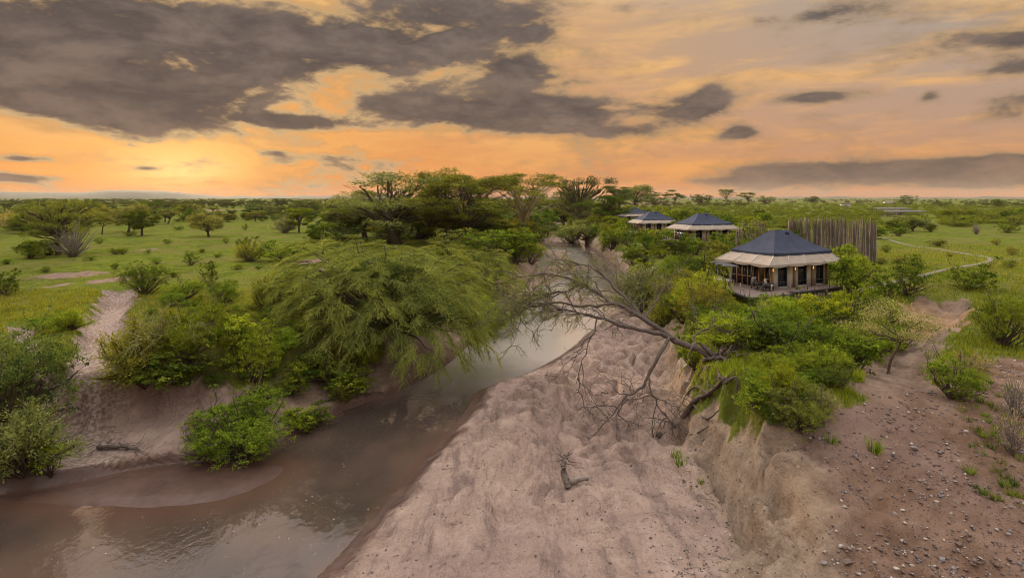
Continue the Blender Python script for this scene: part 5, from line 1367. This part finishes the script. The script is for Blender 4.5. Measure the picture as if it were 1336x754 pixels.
# ------------------------------------------------------------------ leaning dead tree over the sandbar
def V3(px, py, Y): return np.array(((px - CX) / F * Y, Y, CAMZ - (py - HY) / F * Y))
def leaning_tree():
    rng = np.random.RandomState(3)
    base = V3(948, 478, 34.2); root = link('leaning_tree', None, None, base)
    def path_(pp): return np.array(smooth_line([V3(*p) - base for p in pp], 4))
    mains = [
        ([(975, 500, 34.0), (948, 478, 34.2), (915, 458, 34.2), (880, 442, 34.6), (835, 412, 35.6), (798, 394, 36.6), (760, 372, 38), (720, 357, 39.2), (672, 362, 40.2)], .24, .03),
        ([(880, 442, 34.6), (852, 434, 34.2), (815, 426, 34.2), (780, 414, 34.8), (740, 404, 35.6), (700, 398, 36.6), (664, 408, 37.5)], .15, .025),
        ([(835, 412, 35.6), (815, 388, 37), (790, 362, 38.5), (760, 345, 40), (720, 335, 42)], .14, .025),
        ([(872, 440, 34.4), (860, 462, 33.6), (846, 492, 33.2), (836, 508, 33.0), (814, 522, 32.8), (806, 540, 32.6)], .14, .03),
        ([(846, 492, 33.2), (852, 515, 33.0), (866, 540, 33.), (880, 556, 33.2)], .07, .02),
        ([(800, 396, 36.4), (770, 400, 36.2), (730, 395, 36.6), (690, 402, 37.2), (655, 420, 38)], .10, .02),
        ([(760, 372, 38), (735, 380, 37.6), (705, 385, 37.5), (670, 395, 37.8)], .08, .02),
        ([(780, 414, 34.8), (772, 440, 34.2), (760, 470, 33.8), (752, 500, 33.6)], .055, .012),
        ([(840, 416, 35.4), (856, 395, 36.5), (868, 372, 38)], .08, .02),
        ([(915, 458, 34.2), (905, 440, 34.8), (930, 425, 35.4), (958, 428, 35.4), (985, 445, 35.2)], .10, .02),
    ]
    mt, mbr, tw = MB(), MB(), MB(); st, di = [], []
    for i, (pp, r0, r1) in enumerate(mains):
        pts = path_(pp); pts[1:-1] += rng.normal(size=(len(pts) - 2, 3)) * .05
        (mt if i == 0 else mbr).tube(pts, np.linspace(r0, r1, len(pts)) * (1 + .12 * rng.normal(size=len(pts))), 7 if i == 0 else 6)
        # branches, twigs and twiglets
        nb = {0: 36, 1: 28, 2: 14, 3: 8, 4: 11, 5: 18, 6: 16, 7: 5, 8: 8, 9: 18}[i]
        for _ in range(nb):
            f = rng.uniform(.42 if i == 0 else .25, 1) * (len(pts) - 1.01); k = int(f); p = pts[k] + (pts[k + 1] - pts[k]) * (f - k); tg = unit(pts[k + 1] - pts[k])
            d = unit(tg * .9 + rng.normal(size=3) * np.array((.8, .8, .55)) + np.array((-.15, 0, .05))); L = rng.uniform(.8, 2.6)
            q = p + d * L + np.array((0, 0, -.12 * L)); bp = curve(p, q, rng, .08, 6, .12); mbr.tube(bp, np.linspace(.036, .012, 6), 4, False)
            for _ in range(6):
                s = bp[rng.randint(2, 6)]; d2 = unit(d + rng.normal(size=3) * .8); e = s + d2 * rng.uniform(.4, 1.2) + np.array((0, 0, -.1)); tp = curve(s, e, rng, .05, 5, .16)
                tw.tube(tp, np.linspace(.016, .008, 5), 3, False)
                for _ in range(3):
                    s2 = tp[rng.randint(1, 5)]; e2 = s2 + unit(d2 + rng.normal(size=3) * .9) * rng.uniform(.2, .6); tw.tube(curve(s2, e2, rng, 0, 3, .15), (.010, .008, .006), 3, False)
                if i in (0, 1, 2, 5, 6, 8, 9) and rng.rand() < (.95 if f > .55 * len(pts) else .35):
                    for _ in range(8): st.append(tp[rng.randint(1, 5)]); di.append(d2 + rng.normal(size=3) * .6)
    mt.build('trunk', M['bark_dead'], root, True); mbr.build('branches', M['bark_dead'], root, True); tw.build('twigs', M['bark_dead'], root)
    v, f, lc = rods(rng, np.array(st), np.array(di), .40, 6, .085, .34, .5, .3)
    c = link('leaves', new_mesh('sparse_leaves', v, f, [M['leaf']], attrs={'lc': lc}), root); c.color = (.22, .235, .085, 1)
    rt = MB()
    for _ in range(80):
        s = rng.normal(size=3) * .3 + np.array((-.3, -.1, .35)); d = unit(np.array((rng.uniform(-.9, 1.2), rng.normal() * .9 - .3, rng.uniform(-1.2, .9)))); L = rng.uniform(.7, 2.1)
        rt.tube(curve(s, s + d * L, rng, rng.uniform(-.3, .35), 7, .25), np.linspace(rng.uniform(.09, .22), .02, 7), 5, False)
    rt.build('roots', M['bark_dead'], root, True)
    tag(root, 'leaning half-dead acacia reaching over the sandbar from the cliff edge', 'tree')
leaning_tree()
def root_heap():
    rng = np.random.RandomState(8); pb = pick(905, 556); root = link('dead_root_heap', None, None, pb); base = np.array(pb)
    def on(px, py, up=.15):
        p = pick(px, py); return np.array(p) - base + np.array((-.05, -.1, up))
    m = MB(); tk = np.array(smooth_line([on(948, 505), on(925, 520, .3), on(905, 540, .3), on(885, 556, .2), on(862, 570, .1)], 4))
    m.tube(tk + rng.normal(size=tk.shape) * .04, np.linspace(.10, .17, len(tk)), 7); m.build('log', M['bark_dead'], root, True)
    b = MB()
    for pp in (((940, 500), (936, 480), (948, 466)), ((925, 520), (910, 512), (898, 520), (890, 535)), ((905, 540), (922, 552), (938, 540)), ((885, 556), (900, 572), (925, 566)), ((946, 505), (962, 512), (958, 535))):
        t_ = np.array(smooth_line([on(*p, .22) for p in pp], 4)); b.tube(t_, np.linspace(.10, .03, len(t_)), 5, False)
    b.build('limb', M['bark_dead'], root, True)
    w = MB()
    for _ in range(70):
        s = tk[rng.randint(len(tk))]; e = s + rng.normal(size=3) * np.array((.5, .4, .3)) + np.array((-.1, 0, -.05)); w.tube(curve(s, e, rng, 0, 5, .2), np.linspace(.03, .008, 5), 4, False)
    w.build('rootlets', M['bark_dead'], root)
    tag(root, 'tangled dead log and roots fallen against the cliff face', 'driftwood')
root_heap()
def stump():
    rng = np.random.RandomState(4); p = pick(742, 636); root = link('driftwood_stump', None, None, p); k = p[1] / F
    def q(px, py, z): return np.array(((px - 742) * k, rng.normal() * .03, (636 - py) * k * .62 + z))
    mb = MB()
    t1 = np.array(smooth_line([q(742, 638, .05), q(736, 620, .22), q(735, 600, .42), q(740, 594, .5)], 4)); mb.tube(t1 + rng.normal(size=t1.shape) * .02, np.linspace(.20, .10, len(t1)), 8); mb.build('trunk', M['bark_grey'], root, True)
    l = MB(); t2 = np.array(smooth_line([q(744, 632, .10), q(757, 626, .14), q(768, 624, .12)], 4)); l.tube(t2, np.linspace(.14, .09, len(t2)), 7); l.build('limb', M['bark_grey'], root, True)
    w = MB()
    for _ in range(34):
        s = t1[rng.randint(len(t1))]; e = s + rng.normal(size=3) * np.array((.22, .2, .2)) + np.array((0, 0, .08)); w.tube(curve(s, e, rng, 0, 4, .2), np.linspace(.035, .01, 4), 4, False)
    w.build('splinters', M['bark_dead'], root)
    tag(root, 'forked grey driftwood stump stranded on the sandbar', 'driftwood')
stump()
def bare_branches():
    rng = np.random.RandomState(9); p = pick(208, 505); root = link('leafless_shrub', None, None, p); k = p[1] / F
    b1, b2 = MB(), MB()
    def grow(s, d, L, r, dep):
        e = s + d * L; pts = curve(s, e, rng, .06, 6, .14); (b1 if dep == 0 else b2).tube(pts, np.linspace(r, r * .5, 6), 5, False)
        if dep >= 3: return
        for _ in range(4 if dep else 5):
            f = rng.randint(2, 6); d2 = unit(d + rng.normal(size=3) * .75 + np.array((0, 0, -.25 * dep))); grow(pts[f], d2, L * rng.uniform(.45, .75), r * .55, dep + 1)
    for _ in range(9):
        a = rng.rand() * 6.28; grow(np.array((rng.normal() * .4, rng.normal() * .4, 1.2)), unit(np.array((math.cos(a) * .9, math.sin(a) * .7, rng.uniform(.3, 1.0)))), rng.uniform(1.5, 2.4), .055, 0)
    m = MB()
    for _ in range(5): m.tube(curve((0, 0, -.2), np.array((rng.normal() * .4, rng.normal() * .4, 1.3)), rng, 0, 5, .1), np.linspace(.09, .06, 5), 5, False)
    m.build('stem', M['twig_yellow'], root, True); b1.build('branches', M['twig_yellow'], root, True); b2.build('twigs', M['twig_yellow'], root, True)
    tag(root, 'pale yellowish leafless branches arching over the bushes on the left bank', 'shrub')
bare_branches()
# loose branches at the waterline
for i, (px, py, px2, py2, lab) in enumerate(((415, 528, 500, 520, 'gnarled root log lying at the water edge under the drooping acacia'), (235, 604, 330, 600, 'broken branches tangled along the waterline below the glossy bush'), (128, 588, 180, 595, 'dark twig debris heaped at the mouth of the gully'))):
    rng = np.random.RandomState(20 + i); a = np.array(pick(px, py)); b = np.array(pick(px2, py2)); root = link('drift_branch', None, None, tuple(a)); m = MB(); d = b - a
    m.tube(curve((0, 0, .08), d + (0, 0, .1), rng, .05, 9, .06), np.linspace(.11, .05, 9), 6); m.build('log', M['bark_dead'], root, True)
    w = MB()
    for _ in range(46):
        s = d * rng.rand() + rng.normal(size=3) * .12 + (0, 0, .15); w.tube(curve(s, s + rng.normal(size=3) * np.array((.6, .4, .28)), rng, 0, 4, .2), np.linspace(.022, .008, 4), 4, False)
    w.build('twigs', M['bark_dead'], root); tag(root, lab, 'driftwood')

# ------------------------------------------------------------------ stones, tufts, foam
def rock_mesh(seed, mat):
    import bmesh
    r_ = np.random.RandomState(seed); bm = bmesh.new(); bmesh.ops.create_icosphere(bm, subdivisions=2, radius=.5)
    ax = r_.uniform(.6, 1, 3); pl = [(unit(r_.normal(size=3)), r_.uniform(.26, .42)) for _ in range(7)]
    for v in bm.verts:
        c = np.array(v.co)
        for nn, dd in pl:
            e = c @ nn - dd
            if e > 0: c = c - nn * e
        v.co = c * ax * np.array((1.3, 1.1, .8))
    me = bpy.data.meshes.new('stone'); bm.to_mesh(me); bm.free(); me.materials.append(mat); return me
M['rock_grey'] = simple('rock_grey', (.25, .215, .205), .9, .3, 5, .01); M['rock_pale'] = simple('rock_pale', (.46, .38, .32), .9, .2, 5, .01); M['rock_brown'] = simple('rock_brown', (.19, .13, .11), .9, .3, 5, .01)
ROCKS = [rock_mesh(i, M[('rock_grey', 'rock_pale', 'rock_brown')[i % 3]]) for i in range(9)]
spots = [(1165, 672, 9), (1176, 668, 8), (1135, 680, 6), (1168, 688, 9), (1198, 714, 7), (1230, 733, 8), (1260, 679, 7), (1278, 704, 8), (1276, 715, 7), (1255, 728, 7), (1123, 641, 6), (1113, 666, 7), (1097, 680, 6), (1087, 688, 6), (1082, 712, 9), (1250, 712, 8), (1192, 587, 8), (1213, 604, 5), (1228, 595, 6), (1250, 605, 8), (1158, 659, 6), (1148, 652, 5), (1190, 742, 9), (1170, 745, 8), (1140, 735, 7), (1105, 735, 10), (1075, 740, 9), (1330, 745, 9), (1302, 738, 7), (1060, 700, 6), (1182, 727, 6), (1218, 740, 6), (1238, 685, 5), (1206, 690, 5), (1150, 700, 5), (1120, 712, 6), (1316, 700, 6), (1290, 725, 5), (1245, 750, 7), (1098, 655, 5), (1205, 628, 4), (1188, 640, 4), (1240, 640, 4)]
rr_ = np.random.RandomState(6)
for i, (px, py, s) in enumerate(spots):
    x, y, z = pick(px, py); d = s * y / F * 1.05; j = rr_.randint(9)
    o = link('stone', ROCKS[j], None, (x, y, z + d * .12), 0); o.scale = (d, d, d * .8); o.rotation_euler = (rr_.uniform(-.3, .3), rr_.uniform(-.3, .3), rr_.uniform(0, 6.28))
    tag(o, ('angular grey stone lying on the bare gravel slope', 'pale angular stone lying on the bare gravel slope', 'brown stone lying on the bare gravel slope')[j % 3], 'stone', ('grey stones on the gravel slope', 'pale stones on the gravel slope', 'brown stones on the gravel slope')[j % 3])
def pebbles(name, label, n, sampler, smin, smax, mats, mask, seed):
    r_ = np.random.RandomState(seed); x, y = sampler(r_, n * 3); z = height(x, y); k = mask(x, y, z, r_); x, y, z = x[k][:n], y[k][:n], z[k][:n]; n = len(x)
    s = smin * (smax / smin) ** (r_.rand(n) ** 2.2); dirs = np.array([(1, 0, 0), (0, 1, 0), (-1, 0, 0), (0, -1, 0), (0, 0, 1), (0, 0, -1)], float)
    v = np.stack([x, y, z + s * .12], -1)[:, None] + dirs[None] * (s[:, None] * r_.uniform(.35, .75, (n, 6)))[:, :, None] * np.array((1, 1, .6)) + r_.normal(size=(n, 6, 3)) * s[:, None, None] * .12
    t_ = np.array([(0, 1, 4), (1, 2, 4), (2, 3, 4), (3, 0, 4), (1, 0, 5), (2, 1, 5), (3, 2, 5), (0, 3, 5)])
    f = (t_[None] + (np.arange(n) * 6)[:, None, None]).reshape(-1, 3)
    o = link(name, new_mesh(name, v.reshape(-1, 3), f, [M[m_] for m_ in mats], np.repeat(r_.randint(len(mats), size=n), 8))); tag(o, label, 'gravel', kind='stuff')
pebbles('gravel', 'loose gravel strewn over the bare slope', 8000, samp_px(1000, 1400, 15, 38), .025, .20, ('rock_grey', 'rock_brown', 'rock_brown', 'rock_pale', 'rock_brown', 'rock_brown'), lambda x, y, z, r_: (masks(x, y, z)[0][:, 1] > r_.uniform(.2, .9, len(x))) & (fbm(x * .45, y * .45, 3) > r_.uniform(-.55, .35, len(x))), 1)
pebbles('cliff_rubble', 'small stones and clods along the foot of the cliff', 5000, samp_px(690, 1120, 17, 48), .02, .13, ('rock_grey', 'rock_brown', 'bark_dead', 'rock_pale'), lambda x, y, z, r_: (dist_poly(x, y, RIGHT_S) < np.abs(r_.normal(size=len(x))) * 2.4) & (z > -4.7), 2)
pebbles('sand_litter', 'dark clods and dung scattered on the sandbar', 1500, samp_px(420, 980, 18, 60), .03, .12, ('bark_dead', 'rock_brown'), lambda x, y, z, r_: inside(x, y, CHANNEL) & (z > -4.6) & (fbm(x * .3, y * .3, 2) > r_.uniform(-.3, .4, len(x))), 3)

def sticks(name, label, n, sampler, mask, seed):
    r_ = np.random.RandomState(seed); x, y = sampler(r_, n * 4); z = height(x, y); k = mask(x, y, z, r_); x, y, z = x[k][:n], y[k][:n], z[k][:n]; m = MB()
    for a, b, c in zip(x, y, z):
        L = r_.uniform(.15, .7); d = r_.rand() * 6.28; e = (a + math.cos(d) * L, b + math.sin(d) * L); m.tube([(a, b, c + .03), ((a + e[0]) / 2 + r_.normal() * .03, (b + e[1]) / 2, c + .05), (*e, ground_z(*e) + .03)], (.018, .014, .007), 3, False)
    tag(m.build(name, M['bark_grey']), label, 'twigs', kind='stuff')
sticks('twig_litter', 'stranded twigs scattered over the sandbar and slope', 260, samp_px(420, 1336, 17, 45), lambda x, y, z, r_: (z > -4.6) & (fbm(x * .4, y * .4, 2) > r_.uniform(-.3, .4, len(x))), 5)
def tuft_mesh(seed, n=60, h=.34, sp=.12):
    r_ = np.random.RandomState(seed); a = r_.rand(n) * 6.28; rr = np.sqrt(r_.rand(n)) * sp; b = np.stack([np.cos(a) * rr, np.sin(a) * rr, a * 0 - .02], -1)
    tip = b + np.stack([np.cos(a) * h * r_.uniform(.1, .7, n), np.sin(a) * h * r_.uniform(.1, .7, n), h * r_.uniform(.5, 1.1, n)], -1); c = r_.rand(n) * 6.28; w = np.stack([np.cos(c), np.sin(c), c * 0], -1) * .016
    return new_mesh('grass_tuft', np.stack([b - w, b + w, tip], 1).reshape(-1, 3), np.arange(3 * n).reshape(-1, 3), [M['leaf']], attrs={'lc': np.repeat(np.clip(r_.normal(.5, .25, n), 0, 1), 3)})
TUFTS = [tuft_mesh(i) for i in range(5)]
rng = np.random.RandomState(15); n = 0; done = []
hand = [(1266, 618), (1270, 638), (1283, 648), (1297, 652), (1308, 658), (1325, 665), (1282, 612), (1291, 603), (1305, 608), (1318, 614), (1310, 625), (1324, 634), (1275, 566), (1302, 562), (1262, 552), (1288, 553), (1255, 540), (1331, 652)]
while n < 150:
    if n < len(hand): px, py = hand[n]
    else: px, py = rng.uniform(1225, 1336), rng.uniform(500, 672)
    if n >= len(hand) and (py > 520 + (px - 1225) * 1.5 or any(abs(px - a) < 8 and abs(py - b) < 7 for a, b in done)): n += 1; continue
    x, y, z = pick(px, py); s = rng.uniform(.7, 1.25); o = link('grass_tuft', TUFTS[rng.randint(5)], None, (x, y, z), rng.rand() * 6.28, s); o.color = vary((.17, .20, .05, 1), .3)
    tag(o, 'small green grass tuft dotted on the bare mound beside the dry shrubs', 'grass tuft', 'grass tufts on the bare mound'); done.append((px, py)); n += 1
for px, py, s, lab in ((882, 600, 1.7, 'green tuft sprouting at the foot of the cliff, beside the dead log'), (889, 610, 1.9, 'largest green tuft sprouting at the foot of the cliff'), (914, 630, 1.0, 'smallest green tuft at the foot of the cliff'), (1140, 590, 2.0, 'green tuft in the gravel where the cliff top ends'), (1084, 580, 1.6, 'dull green tuft on the cliff top')):
    x, y, z = pick(px, py); m = bpy.data.objects.new('grass_tuft', TUFTS[1]); COL.objects.link(m); m.location = (x, y, z); m.scale = (s, s, s); m.color = (.19, .28, .03, 1); tag(m, lab, 'grass tuft')
def foam():
    r_ = np.random.RandomState(2); pts = []
    for _ in range(4000):
        px, py = (r_.normal(400, 70), r_.normal(690, 40)) if r_.rand() < .6 else (r_.uniform(0, 560), r_.uniform(600, 754))
        x, y = W(px, py, ZW)
        if inside(np.array([x]), np.array([y]), WATERP)[0] and height(np.array([x]), np.array([y]))[0] < -5.06: pts.append((x, y))
        if len(pts) >= 120: break
    m = MB(); a = np.arange(6) * math.pi / 3
    for x, y in pts:
        s = .010 + .026 * r_.rand() ** 3; m.add(np.vstack([np.stack([x + np.cos(a) * s, y + np.sin(a) * s * .8, a * 0 + ZW + .004], -1), [(x, y, ZW + .02)]]), [], [(j, (j + 1) % 6, 6) for j in range(6)])
    tag(m.build('foam_flecks', M['white']), 'white foam flecks drifting on the brown water', 'foam', kind='stuff')
foam()

# ------------------------------------------------------------------ haze
def haze():
    m = bpy.data.materials.new('haze_air'); m.use_nodes = True; t = m.node_tree; t.nodes.clear()
    v = t.nodes.new('ShaderNodeVolumePrincipled'); v.inputs['Color'].default_value = (.86, .74, .68, 1); v.inputs['Density'].default_value = HAZE
    o = t.nodes.new('ShaderNodeOutputMaterial'); t.links.new(v.outputs[0], o.inputs['Volume'])
    b = MB(); b.box(-9600, 9600, -3400, 9700, -8, 120)
    tag(b.build('haze', m), 'thin evening haze over the plain', 'haze', kind='stuff')
HAZE = 0.00004
if HAZE: haze()
